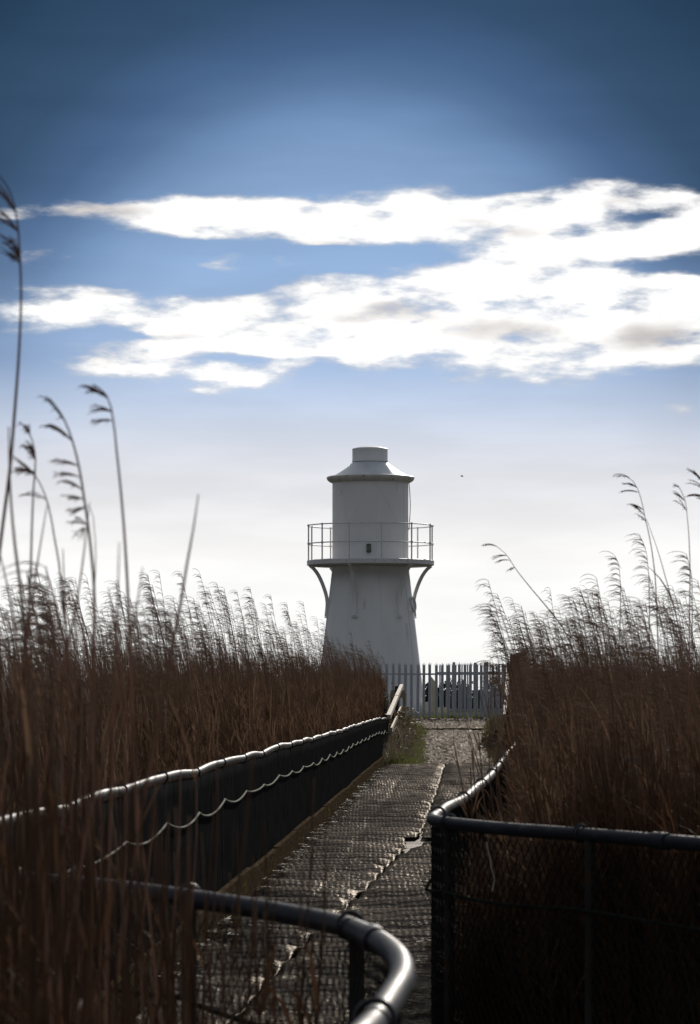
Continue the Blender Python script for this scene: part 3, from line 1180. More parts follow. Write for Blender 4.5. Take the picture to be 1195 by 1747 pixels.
def gn_scatter(name, label, pts, rots, scales, idx, protos, cat):
    """One 'stuff' object: points that carry copies of the given shapes (never realised)."""
    me = bpy.data.meshes.new(name)
    me.from_pydata([tuple(p) for p in pts], [], [])
    a = me.attributes.new('rot', 'FLOAT_VECTOR', 'POINT')
    a.data.foreach_set('vector', np.array(rots, np.float32).ravel())
    a = me.attributes.new('scl', 'FLOAT_VECTOR', 'POINT')
    a.data.foreach_set('vector', np.array(scales, np.float32).ravel())
    a = me.attributes.new('which', 'INT', 'POINT')
    a.data.foreach_set('value', np.array(idx, np.int32))
    ob = bpy.data.objects.new(name, me)
    COL.objects.link(ob)
    g = bpy.data.node_groups.new(name, 'GeometryNodeTree')
    g.interface.new_socket('Geometry', in_out='INPUT', socket_type='NodeSocketGeometry')
    g.interface.new_socket('Geometry', in_out='OUTPUT', socket_type='NodeSocketGeometry')
    gi, go = g.nodes.new('NodeGroupInput'), g.nodes.new('NodeGroupOutput')
    jn = g.nodes.new('GeometryNodeJoinGeometry')

    def attr(nm, ty):
        n = g.nodes.new('GeometryNodeInputNamedAttribute')
        n.data_type = ty
        n.inputs[0].default_value = nm
        return [o_ for o_ in n.outputs if o_.enabled][0]
    ar, asx, aw = attr('rot', 'FLOAT_VECTOR'), attr('scl', 'FLOAT_VECTOR'), attr('which', 'INT')
    e2r = g.nodes.new('FunctionNodeEulerToRotation')
    g.links.new(ar, e2r.inputs[0])
    for i, pr in enumerate(protos):
        inf = g.nodes.new('GeometryNodeObjectInfo')
        inf.inputs['Object'].default_value = pr
        inf.inputs['As Instance'].default_value = False
        cmp_ = g.nodes.new('FunctionNodeCompare')
        cmp_.data_type = 'INT'
        cmp_.operation = 'EQUAL'
        ins = [s_ for s_ in cmp_.inputs if s_.enabled]
        g.links.new(aw, ins[0])
        ins[1].default_value = i
        iop = g.nodes.new('GeometryNodeInstanceOnPoints')
        g.links.new(gi.outputs[0], iop.inputs['Points'])
        g.links.new(cmp_.outputs[0], iop.inputs['Selection'])
        g.links.new(inf.outputs['Geometry'], iop.inputs['Instance'])
        g.links.new(e2r.outputs[0], iop.inputs['Rotation'])
        g.links.new(asx, iop.inputs['Scale'])
        g.links.new(iop.outputs[0], jn.inputs[0])
    g.links.new(jn.outputs[0], go.inputs[0])
    md = ob.modifiers.new('scatter', 'NODES')
    md.node_group = g
    tag(ob, label, cat, kind='stuff')
    return ob


def proto_obj(nm, b, mats):
    return bpy.data.objects.new(nm, b.mesh(nm, mats, True, None))


PROTO = []
for i in range(9):
    b, ms = reed_proto(100 + i, 2.3, 0.015 + 0.012 * (i % 4), True, nodes=6 + i % 3, fine=2, leaves=3)
    PROTO.append(proto_obj('reed_shape', b, ms))
for i in range(3):                                   # broken, headless stems
    b, ms = reed_proto(200 + i, 2.0, 0.03 + 0.02 * i, False, leaves=5, bend=0.0)
    PROTO.append(proto_obj('reed_shape', b, ms))
for i in range(2):                                   # heads gone to pale fluff
    b, ms = reed_proto(300 + i, 2.0, 0.07, True, nodes=9, fine=3, leaves=3, fluff=True)
    PROTO.append(proto_obj('reed_shape', b, ms))
for i in range(4):                                   # leafy low stems that close the bed
    b, ms = reed_proto(400 + i, 1.65, 0.04, False, leaves=11, bend=0.0, r0=0.0045)
    PROTO.append(proto_obj('reed_shape', b, ms))


def bed(name, label, seed, region, lean=0.0, plumed=0.17, protos=None):
    """region: list of (n, sampler) ; a sampler returns (x, y, hmax) or None"""
    rng = random.Random(seed)
    P, R_, Sc, I = [], [], [], []
    for n, samp in region:
        c = 0
        pl = 0.0 if samp.__name__ in ('right_corner', 'right_front_strip') else plumed
        while c < n:
            q = samp(rng)
            c += 1
            if q is None:
                continue
            x, y, top = q
            zg = ground_z(x, y) - 0.03
            u = rng.random()
            if u < pl:
                i, base, k = rng.randrange(0, 9), 2.3, 0.80 + 0.27 * rng.random() ** 1.4
            elif u < 0.60:
                i, base, k = 9 + rng.randrange(3), 2.0, 0.68 + 0.20 * rng.random()
            elif u < 0.612 and pl > 0:
                i, base, k = 12 + rng.randrange(2), 2.0, rng.uniform(0.60, 0.92)
            else:
                i, base, k = 14 + rng.randrange(4), 1.65, rng.uniform(0.62, 0.84)
            h = (top - zg) * k
            sc = h / base
            P.append((x, y, zg))
            R_.append((rng.gauss(0, 0.035), rng.gauss(-lean, 0.05), rng.gauss(0, 0.40)))
            w = rng.uniform(0.9, 1.25)
            Sc.append((w, w, sc))
            I.append(i)
    print(name, len(P))
    return gn_scatter(name, label, P, R_, Sc, I, protos or PROTO, 'reeds')


def left_top(x, y):
    """Reed tops over the left bed: lower close to the near end of the railing."""
    return min(2.50 + 0.10 * hashn(x * .5, y * .25, 1), EYE + 172 * y / F + 0.10 * hashn(x * .9, y * .4, 2))


def left_dense(rng):
    y = 13.5 + 60 * rng.random() ** 1.25
    d = 0.10 + 5.5 * rng.random() ** 1.3
    x = left_line(y) - d
    if x < -0.1086 * y - 2.0:
        return None
    return x, y, left_top(x, y)


def left_far(rng):
    y = 70 + 32 * rng.random()
    x = interp(y, [70, 100, 104], [0.55, 1.15, 1.0]) - 7 * rng.random() ** 1.4
    return x, y, ground_z(x, y) + 2.28 + 0.14 * hashn(x * .5, y * .25, 1) - 0.35 * max(0, (y - 80) / 24)


def left_deep(rng):
    y = 16 + 86 * rng.random()
    x = left_line(min(y, 70)) - 5 - 16 * rng.random()
    return x, y, min(2.45, left_top(x, y))


bed('reedbed', 'dense brown reedbed behind the long left railing', 11, [(13500, left_dense), (5200, left_far), (4000, left_deep)], 0.03)


def right_top(x, y):
    k = interp(x / max(y, 1), [0.045, 0.055, 0.075], [90, 125, 160])
    return min(2.46 + 0.13 * hashn(x * .6, y * .25, 5), EYE + k * y / F + 0.10 * hashn(x * .9, y * .4, 2))


def right_dense(rng):
    y = 12.6 + 57 * rng.random() ** 1.5
    edge = right_line(max(y, 12.8)) + 0.10
    edge = max(edge, 0.0515 * y + interp(y, [13, 20, 35, 50], [.14, .12, .15, .28]) + 0.10 * hashn(1, y * .7))
    x = edge + 3.6 * rng.random() ** 1.1
    if y < 12.9 and x < 0.75:
        return None
    return x, y, right_top(x, y)


def right_front_strip(rng):
    y = 8.6 + 4.2 * rng.random()
    x = right_front(y) + 0.12 + 2.4 * rng.random()
    y2 = y + 0.35
    if x < 0.055 * y2 + 0.05:
        return None
    return x, y2, right_top(x, y) - (0.75 if x < 0.9 else 0.15)


def right_far(rng):
    y = 70 + 32 * rng.random()
    x = interp(y, [70, 104], [3.85, 5.2]) + 6 * rng.random() ** 1.3
    return x, y, ground_z(x, y) + 2.35 + 0.14 * hashn(x * .5, y * .25, 1)


def right_deep(rng):
    y = 14 + 86 * rng.random()
    x = 0.0485 * y + 3.6 + 14 * rng.random()
    return x, y, 2.4


def right_corner(rng):
    y = 12.9 + 7 * rng.random() ** 1.4
    x0 = right_line(max(y, 12.8)) + 0.20 if y > 13.1 else right_front(min(y, 12.8)) + .26
    x = x0 + (0.058 * y - x0) * rng.random()
    return x, y, rng.uniform(1.0, 1.35)


bed('reedbed', 'tall brown reedbed filling the right side behind the cornered railing', 12,
    [(8500, right_dense), (3500, right_far), (3500, right_deep)], 0.03)


SHADED = []  # reed shapes again, with shade put into the stem and leaf colour
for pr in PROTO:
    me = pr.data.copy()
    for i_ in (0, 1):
        me.materials[i_] = M_shadestem
    SHADED.append(bpy.data.objects.new('reed_shape', me))
bed('reedbed', 'reeds coloured dark for shade, crowding the chain-link under the right railing', 13, [(5200, right_front_strip), (900, right_corner)], 0.03, protos=SHADED)


# ---- single reeds that stand out
def bezier_px(pts, Y, drift=0.0):
    return smooth_line([W(x, y, Y + drift * i) for i, (x, y) in enumerate(pts)], 0.03)


def to_ground(pts, Y):
    """Carry the lowest drawn stretch of a stem on down to the ground."""
    lo = pts[0]
    d = (pts[0] - pts[1]).normalized()
    zg = ground_z(lo.x, Y) - 0.02
    n = 6
    slope = d.x / max(-d.z, 0.3)
    out = []
    H = lo.z - zg
    for i in range(n, 0, -1):
        t = i / n
        out.append(Vector((lo.x + slope * H * t * (1 - 0.55 * t), lo.y, lo.z - H * t)))
    return out + pts


def single_reed(label, Y, px_pts, plume=None, arcs=None, r=0.0042, leafs=0, seed=1, group=None, Lmul=1.0):
    """px_pts run from low to the tip."""
    rng = random.Random(seed)
    path = to_ground(bezier_px(px_pts, Y), Y)
    base = path[0].copy()
    path = [p - base for p in path]
    s = arclen(path)
    root = thing('reed', label, 'reed', base, group)
    n = len(path)
    b = MB()
    r *= 0.8
    b.tube(path, [r * (1 - 0.70 * (i / (n - 1)) ** 2.2) for i in range(n)], 7)
    b.build('stem', M_pale, root)
    if plume or arcs:
        b = MB()
        for (px, py, ex, ey, th) in arcs or ():           # spikelet branches: from the stem to where each droops
            p = W(px, py, Y) - base
            q = W(ex, ey, Y) - base
            for k in range(3):
                e = q + Vector((rng.uniform(-.012, .012), rng.uniform(-.025, .025), rng.uniform(-.008, .008)))
                mid = (p * 0.45 + e * 0.55) + Vector((0, 0, abs(e.x - p.x) * rng.uniform(.16, .30)))
                pts = [p.lerp(mid, t_ / 4) .lerp(mid.lerp(e, t_ / 4), t_ / 4) for t_ in range(5)]
                pts = [((p * (1 - t) + mid * t) * (1 - t) + (mid * (1 - t) + e * t) * t) for t in [i / 7 for i in range(8)]]
                w = 0.0011 * th * rng.uniform(.6, 1.1)
                rs = [0.0010] + [w * math.sin(PI * min(1, 0.12 + 0.86 * i / 7)) ** .8 + .0004 for i in range(1, 7)] + [.0004]
                b.tube(pts, rs, 4, caps=False)
                for m_ in range(3):                        # fine hairs along the branch
                    i0 = rng.randrange(1, 7)
                    h0 = pts[i0]
                    h1 = h0 + Vector((rng.uniform(-.016, -.005), rng.uniform(-.006, .006), rng.uniform(-.008, .003)))
                    b.tube([h0, h0.lerp(h1, .5) + Vector((0, 0, .002)), h1], [.0008, .0010, .0003], 3, caps=False)
        top_ = [q for q, d_ in zip(path, s) if d_ > s[-1] - (plume[0] if plume else 0.30)]
        b.tube(top_, 0.0013, 4)
        if plume:
            s0, nodes = plume
            add_plume(b, path, s, rng, s[-1] - s0, s[-1] - 0.015, nodes, Lmul=Lmul, fine=4, thick=1.0, nseg=6)
        b.build('plume', M_plume, root)
    for i in range(leafs):
        b = MB()
        d = s[-1] * rng.uniform(0.60, 0.86)
        p, tg = at_len(path, s, d)
        add_leaf(b, p, rng, rng.uniform(0.16, 0.30), 0, wid=0.006)
        b.build('leaf', M_leaf, root)
    return root


GL, GR = 'tall single reeds above the left bed', 'tall single reeds above the right bed'
single_reed('tallest reed at the left edge with its head bowing out of frame', 6.2,
            [(-10, 1010), (5, 890), (16, 805), (24, 710), (32, 600), (35.5, 500), (33, 430), (27, 365), (12, 318), (-6, 296)],
            arcs=[(26, 362, -12, 315, 1.6), (30, 395, -8, 362, 2.0), (33, 430, 2, 398, 1.5), (34, 445, 12, 402, 1.7), (34, 450, 5, 425, 1.0)], seed=1, group=GL, r=0.0046)
single_reed('thick headless reed stalk crossing the tallest reed at the left edge', 6.0, [(44, 1110), (34, 1000), (25, 930), (19, 865), (16, 810), (14.5, 728)], r=0.0048, seed=2, group=GL)
single_reed('reed with a short double head next to the crossed pair at left edge', 6.8, [(46, 1080), (52, 970), (54, 900), (57, 830), (60, 785), (55, 752), (42, 724)],
            arcs=[(59, 775, 40, 757, 1.6), (60, 785, 44, 762, 1.3), (58, 805, 24, 806, 1.2), (58, 808, 46, 805, 1.2), (50, 742, 40, 722, 1.1)], seed=3, group=GL, r=0.0036)
single_reed('thin bending reed that arches left over the short double-headed one', 7.0,
            [(112, 1080), (105, 1010), (100, 960), (92, 915), (82, 862), (68, 825), (50, 800), (22, 778)], arcs=[(78, 852, 38, 844, 1.0), (62, 815, 30, 785, 1.0), (55, 806, 24, 806, .8)], seed=4, group=GL, r=0.0030)
single_reed('straight headless reed leaning right beneath the thin arching one', 6.6, [(46, 1085), (52, 1050), (60, 985), (70, 920), (80, 861)], r=0.0038, seed=5, group=GL)
single_reed('reed with the longest many-branched head, between the arching and the lone tall reed', 6.4,
            [(160, 1085), (160, 1000), (156, 950), (150, 898), (143, 850), (135, 800), (124, 755), (110, 718), (94, 692), (77, 676)],
            arcs=[(112, 722, 76, 677, 1.2), (122, 752, 72, 728, 2.0), (133, 795, 92, 790, 1.3), (137, 815, 96, 812, 1.0), (139, 835, 110, 820, 1.2), (143, 852, 112, 850, 1.2),
                  (146, 866, 117, 876, 1.2), (147, 895, 119, 888, 1.2), (145, 900, 128, 918, 1.0)], seed=6, group=GL, r=0.0040)
single_reed('headless reed propped against the stem with the longest head', 6.5, [(118, 1090), (128, 1040), (138, 980), (146, 915), (152.5, 857)], r=0.0036, seed=7, group=GL)
single_reed('thin drooping reed right behind the stem with the longest head', 6.9, [(158, 1080), (161, 1000), (163, 945), (160, 900), (154, 868), (148, 862)], r=0.0020, seed=8, group=GL)
single_reed('lone tall slender reed with a three-tufted head, right of the left group', 6.3,
            [(221, 1090), (216, 980), (211, 900), (205, 830), (198, 765), (192, 712), (183, 678), (176, 668)],
            arcs=[(184, 680, 145, 665, 2.0), (182, 676, 150, 662, 1.6), (191, 703, 160, 698, 1.2), (191, 718, 153, 727, 1.3)], seed=9, group=GL, r=0.0040)
single_reed('short headless reed standing upright left of the propped one', 6.8, [(112, 1090), (109, 1000), (107, 936)], r=0.0040, seed=10, group=GL)
single_reed('broken headless reed leaning right, rightmost above the left bed', 6.0, [(298, 1080), (306, 1040), (318, 965), (329, 905), (338, 843)], r=0.0045, leafs=1, seed=11, group=GL)
single_reed('faint upright headless reed close left of the lone slender one', 5.4, [(198, 1090), (201, 1000), (203, 925)], r=0.0034, seed=12, group=GL)
single_reed('short headless reed leaning left below the lone slender one', 6.6, [(200, 1100), (192, 1045), (184, 1000)], r=0.0038, seed=13, group=GL)
single_reed('short headless reed leaning right beyond the lone slender one', 5.8, [(218, 1100), (232, 1040), (243, 968)], r=0.0036, seed=14, group=GL)
single_reed('slanting reed with one leaf at the far left edge', 6.4, [(28, 1100), (22, 1050), (10, 990), (-4, 930)], r=0.0042, leafs=2, seed=15, group=GL)

single_reed('leaning reed with a tufted head, leftmost above the right bed', 16.0,
            [(975, 1100), (962, 1072), (940, 1043), (905, 1001), (882, 972), (862, 943), (848, 932)],
            arcs=[(850, 933, 827, 933, 1.4), (866, 948, 842, 953, 1.9), (872, 956, 848, 962, 1.5), (880, 968, 868, 975, 1.2)], seed=21, group=GR, r=0.0040)
single_reed('tall reed with a big bowed head, highest in the middle of the right bed', 13.6,
            [(1124, 1100), (1122, 1050), (1118, 975), (1110, 920), (1101, 880), (1094, 848), (1082, 822), (1070, 813)],
            arcs=[(1075, 815, 1048, 813, 1.3), (1090, 840, 1060, 838, 2.0), (1088, 832, 1066, 826, 2.0), (1099, 870, 1074, 860, 1.9), (1101, 880, 1078, 862, 1.4), (1103, 890, 1090, 878, 1.4)], seed=22, group=GR, r=0.0036)
single_reed('headless slanting reed crossing behind the big bowed head', 13.8, [(1168, 1110), (1152, 1040), (1138, 990), (1122, 935), (1104, 885)], r=0.0034, leafs=1, seed=23, group=GR)
single_reed('slender reed with small dark tufts, last but one before the right edge', 13.2,
            [(1177, 1100), (1178, 1030), (1178, 950), (1174, 885), (1169, 850), (1158, 828)],
            arcs=[(1160, 832, 1152, 826, 1.2), (1170, 855, 1151, 840, 1.4), (1173, 872, 1157, 852, 1.1)], seed=24, group=GR, r=0.0034)
single_reed('reed at the right edge whose branches reach in from outside', 12.9,
            [(1216, 1100), (1217, 1000), (1216, 900), (1211, 850), (1200, 820), (1184, 802)],
            arcs=[(1200, 822, 1176, 800, 1.2), (1207, 838, 1172, 822, 1.4), (1212, 852, 1174, 846, 1.6), (1213, 866, 1188, 848, 1.3)], seed=25, group=GR, r=0.0038)
single_reed('middling reed with a ragged head left below the big bowed one', 17.0, [(1109, 1090), (1109, 1030), (1107, 970), (1102, 935), (1092, 912)], plume=(0.22, 6), seed=26, group=GR, r=0.0034)
single_reed('middling reed with a curled head, halfway along the right bed', 18.0, [(1058, 1090), (1060, 1030), (1059, 985), (1055, 958), (1050, 948)], plume=(0.24, 7), seed=27, group=GR, r=0.0034)
single_reed('middling reed with a shaggy one-sided head near the right edge', 15.0, [(1182, 1090), (1182, 1030), (1180, 975), (1172, 945)], plume=(0.26, 8), seed=28, group=GR, r=0.0036)
single_reed('reed overhanging the palisade fence at the left end of the right bed', 22.0, [(872, 1200), (866, 1140), (858, 1090), (848, 1058), (837, 1036)], plume=(0.45, 11), Lmul=1.2, seed=29, group=GR, r=0.0032)
single_reed('reed drooping over the fence post at the left end of the right bed', 24.0, [(866, 1230), (858, 1170), (852, 1130), (846, 1096)], plume=(0.40, 9), Lmul=1.2, seed=30, group=GR, r=0.0030)

# stalks poking up beside the corner of the right railing
GC = 'bare stalks beside the corner of the right railing'
spr = [((802, 1425), (795, 1370), (785, 1315), (775, 1265)), ((808, 1420), (806, 1360), (804, 1310)), ((816, 1420), (812, 1350), (806, 1280)), ((830, 1400), (824, 1330), (818, 1250)),
       ((845, 1400), (836, 1310), (838, 1240)), ((790, 1430), (786, 1400), (783, 1368)), ((855, 1400), (848, 1320), (852, 1260)), ((826, 1410), (815, 1370), (800, 1325))]
for i, pp in enumerate(spr):
    rng = random.Random(60 + i)
    Y = 13.9 + 0.5 * i
    path = to_ground(bezier_px(pp, Y), Y)
    base = path[0].copy()
    path = [p - base for p in path]
    b = MB()
    b.tube(path, [0.0042 * (1 - .55 * k / len(path)) for k in range(len(path))], 5)
    s = arclen(path)
    for k in range(3):
        p, t = at_len(path, s, s[-1] * rng.uniform(.75, .97))
        add_leaf(b, p, rng, rng.uniform(.10, .2), 1, wid=.005)
    tag(b.build('reed_stalk', [M_stem, M_leaf], loc=base), 'thin dark reed stalk poking up beside the corner of the right railing', 'reed', GC)

# clump before the near railing: stalk colour darkened to imitate shade and vignetting
GF = 'dark reed stalks in front of the nearest railing'
FV = []
for i in range(12):
    b, ms = reed_proto(700 + i, 1.9, 0.015 + 0.01 * (i % 3), False, leaves=1 if i % 3 else 2, bend=0.0, r0=0.0042, side=6)
    FV.append(b.mesh('reed_stalk', [M_shadestem, M_shadestem, M_plume, M_fluff], True, None))
rng = random.Random(77)
n = 0
while n < 215:
    px = 560 * rng.random() ** 1.75 - 25
    Y = rng.uniform(4.6, 8.6)
    x = (px - 597.5) * Y / F
    yr = interp(x, [-1.34, -0.98, -0.42, -0.01, 0.11], [10.3, 9.1, 8.36, 7.3, 6.04])
    if Y > yr - 0.12:
        continue
    o = bpy.data.objects.new('reed_stalk', FV[rng.randrange(12)])
    COL.objects.link(o)
    o.location = (x, Y, -0.30)
    top_py = rng.uniform(1060, 1330) + 0.50 * max(px, 0) + (rng.uniform(0, 160) if px > 150 else 0)
    h = (EYE + (1176 - top_py) * Y / F) + 0.30
    o.scale = (1, 1, h / 1.9)
    o.rotation_euler = (rng.gauss(0, .03), rng.gauss(0.02, .06), rng.uniform(-1.2, 1.2))
    tag(o, 'reed stalk coloured dark for shade and vignetting, in the clump in front of the nearest railing', 'reed', GF)
    n += 1


GT = 'thin stems rising from the left foreground clump'
PV = []
for i in range(8):
    b, ms = reed_proto(800 + i, 2.2, 0.02 + 0.015 * (i % 3), i % 3 == 0, nodes=7, fine=3, leaves=1, bend=0.05, r0=0.0030, side=6)
    PV.append(b.mesh('thin_reed', [M_pale, M_leaf, M_plume, M_fluff], True, None))
rng = random.Random(91)
for k in range(30):
    px = 265 * rng.random() ** 1.4 - 12
    Y = rng.uniform(5.6, 8.2)
    o = bpy.data.objects.new('thin_reed', PV[k % 8])
    COL.objects.link(o)
    top = EYE + (1176 - rng.uniform(905, 1075)) * Y / F
    o.location = ((px - 597.5) * Y / F, Y, -0.30)
    o.scale = (1, 1, (top + 0.30) / 2.2)
    o.rotation_euler = (rng.gauss(0, .02), rng.gauss(0, .05), rng.uniform(-.4, .4))
    tag(o, 'thin blurred reed stem rising above the clump at the far left', 'reed', GT)


# ------------------------------------------------------------------ grass, brambles, hedge, litter
def blade_tuft(seed, n, h, spread, mat):
    rng = random.Random(seed)
    b = MB()
    for i in range(n):
        p = Vector((rng.gauss(0, spread), rng.gauss(0, spread), 0))
        az = rng.uniform(-PI, PI)
        pts = arc_pts(p, az, h * rng.uniform(.5, 1.1), math.radians(rng.uniform(65, 88)), math.radians(rng.uniform(-20, 60)), 4)
        b.strip(pts, [.004, .0045, .0035, .002, .0003], (-math.sin(az), math.cos(az), 0), 0, .4)
    return proto_obj('grass_shape', b, [mat])


TUFT = [blade_tuft(i, 26, .26, .06, M_grass) for i in range(4)] + [blade_tuft(20 + i, 16, .42, .06, M_straw) for i in range(1)]
rng = random.Random(5)
P, R_, Sc, I = [], [], [], []


def put(x, y, s, i=None):
    P.append((x, y, ground_z(x, y) - .01))
    R_.append((0, 0, rng.uniform(-PI, PI)))
    k = s * rng.uniform(.7, 1.3)
    Sc.append((k, k, k))
    I.append(rng.randrange(4) if i is None else i)


for _ in range(3400):
    y = 66.4 + 36 * rng.random()
    e = interp(y, [66, 80, 92, 100, 104], [1.42, 1.78, 2.12, 1.9, 1.5])
    x = e - 1.1 * rng.random() ** 1.5 + .05 * rng.gauss(0, 1)
    put(x, y, (.9 - .35 * rng.random() * (x > e - .1)) * (.75 + .6 * hashn(x * 2, y * .5, 3)), 4 if rng.random() < .12 else None)
for _ in range(700):
    y = 67 + 25 * rng.random()
    put(interp(y, [66, 92], [.72, 1.2]) + .42 * rng.random(), y, 1.4, 4 if rng.random() < .6 else None)
for _ in range(2600):
    y = 67 + 33 * rng.random()
    x = interp(y, [67, 92, 104], [3.2, 4.1, 4.8]) + .7 * rng.random() - .15
    put(x, y, .9, 4 if rng.random() < .25 else None)
for _ in range(1000):
    y = 103.6 + 12 * rng.random()
    put(1.2 + 5.5 * rng.random(), y, .8)
for _ in range(160):
    y = rng.uniform(60, 66.4)
    put(left_line(y) + rng.uniform(.05, .5) * (y - 59) / 7, y, .5)
gn_scatter('grass', 'green grass growing along both verges of the gravel path', P, R_, Sc, I, TUFT, 'grass')


def bush(name, label, cat, c, size, nleaf, leaf, mats, seed, stems=10, group=None):
    rng = random.Random(seed)
    root = thing(name, label, cat, c, group)
    b = MB()
    sx, sy, sz = size
    tips = []
    for i in range(stems):
        a = rng.uniform(-PI, PI)
        e = Vector((sx * .8 * math.cos(a) * rng.random(), sy * .8 * math.sin(a) * rng.random(), sz * rng.uniform(.5, 1.0)))
        mid = e * .5 + Vector((rng.gauss(0, .06), rng.gauss(0, .06), sz * .16))
        b.tube([Vector((e.x * .15, e.y * .15, -.05)), mid, e], [.012, .008, .003], 5, caps=False)
        tips.append((mid, e))
    b.build('stems', M_twig, root)
    b = MB()
    for i in range(nleaf):
        for _ in range(20):
            p = Vector((rng.uniform(-1, 1), rng.uniform(-1, 1), rng.uniform(0, 1)))
            d = math.sqrt(p.x ** 2 + p.y ** 2 + (p.z * 1.0) ** 2)
            lim = .72 + .50 * hashn(p.x * 2.2 + seed, p.y * 2.2, p.z * .3 + seed)
            if d < lim:
                break
        p = Vector((p.x * sx, p.y * sy, p.z * sz))
        n_ = Vector((rng.gauss(0, 1), rng.gauss(0, 1), rng.gauss(.5, 1))).normalized()
        u = n_.orthogonal().normalized()
        v = n_.cross(u)
        L = leaf * rng.uniform(.6, 1.3)
        b.add([p - u * L, p + v * L * .55 - n_ * L * .15, p + u * L, p - v * L * .55 - n_ * L * .15], [(0, 1, 2), (0, 2, 3)])
    b.build('foliage', mats, root, smooth=False)


bush('bramble', 'low dark bramble bush at the foot of the timber fence', 'bush', (1.12, 74, ground_z(0, 74)), (.46, 6, .62), 2300, .036, M_bramble, 3, 22)
bush('bramble', 'taller brown bramble filling the gap under the timber rails', 'bush', (1.42, 86, ground_z(0, 86)), (.46, 7, .85), 2600, .040, M_bramble, 4, 22)
bush('shrub', 'dark small-leaved shrub behind the timber fence by the reeds', 'shrub', (.86, 82, ground_z(0, 82)), (.32, 1.2, 1.55), 2000, .035, M_bramble, 8, 18)
bush('bramble', 'small bramble beside the netting bundle on the right verge', 'bush', (3.42, 78, ground_z(0, 78)), (.25, 4, .6), 1500, .04, M_bramble, 9, 10)
for i, (px, w, top, lab) in enumerate(((745, 1.3, 1170, 'dark evergreen bush far behind the cream cabinet'), (778, 1.4, 1168, 'dark evergreen bush behind the gap in the palisade'),
                                       (812, 1.5, 1172, 'rounded dark bush behind the middle of the far palisade row'), (850, 1.7, 1166, 'larger dark bush behind the right end of the far palisade row'),
                                       (892, 1.8, 1170, 'dark bush hidden partly by the right reeds'))):
    Y = 152 + 3 * i
    p = W(px, top, Y)
    zg = ground_z(0, Y)
    bush('evergreen_bush', lab, 'bush', (p.x, Y, zg), (w, 1.2, (p.z - zg) * 1.25), 2600, .085, M_hedge, 40 + i, 10, 'bushes beyond the palisade')

# straw litter on the deck
SL = []
for i in range(3):
    rng2 = random.Random(900 + i)
    b = MB()
    for k in range(7):
        p = Vector((rng2.gauss(0, .05), rng2.gauss(0, .06), .004 + .006 * k / 7))
        a = rng2.uniform(-PI, PI)
        L = rng2.uniform(.03, .12)
        d = Vector((math.cos(a), math.sin(a), rng2.gauss(0, .10)))
        b.tube([p - d * L, p + Vector((0, 0, .006)), p + d * L], [.002, .0028, .0015], 4)
    SL.append(proto_obj('straw_shape', b, [M_straw]))
rng = random.Random(15)
P, R_, Sc, I = [], [], [], []


def straw(x, y, s):
    P.append((x, y, ripple(x, y, 6) + .016))
    R_.append((0, 0, rng.uniform(-PI, PI)))
    k = s * rng.uniform(.6, 1.4)
    Sc.append((k, k, k))
    I.append(rng.randrange(3))


for _ in range(240):
    y = 14.5 + 9 * rng.random() ** 1.6
    straw(right_line(y) - .08 - .30 * rng.random() ** 1.5, y, 1.0)
for _ in range(420):
    y = rng.uniform(17, 62)
    straw(left_line(y) + .10 + abs(rng.gauss(0, .035)), y, .9)
for _ in range(120):
    y = rng.uniform(14, 60)
    straw(left_line(y) + .15 + rng.random() * (right_line(y) - left_line(y) - .25), y, .7)
gn_scatter('straw_litter', 'scraps of pale straw lying on the boardwalk mats', P, R_, Sc, I, SL, 'litter')

# bird
p = W(789.5, 812.5, 240)
root = thing('bird', 'tiny dark bird flying in the pale sky right of the lighthouse', 'bird', p)
b = MB()
b.tube([(-.13, 0, .03), (-.08, 0, .015), (0, 0, 0), (.07, 0, -.01), (.10, 0, 0)], [.006, .03, .04, .025, .015], 8)
for s_ in (-1, 1):
    vs = [(-.04, 0, .015), (.04, 0, .01), (.03, s_ * .12, .07), (-.05, s_ * .13, .075), (-.06, s_ * .25, .05)]
    b.add(vs, [(0, 1, 2, 3), (3, 2, 4)])
    b.add([(x, y, z - .008) for x, y, z in vs], [(3, 2, 1, 0), (4, 2, 3)])
b.build('body', M_birdm, root)


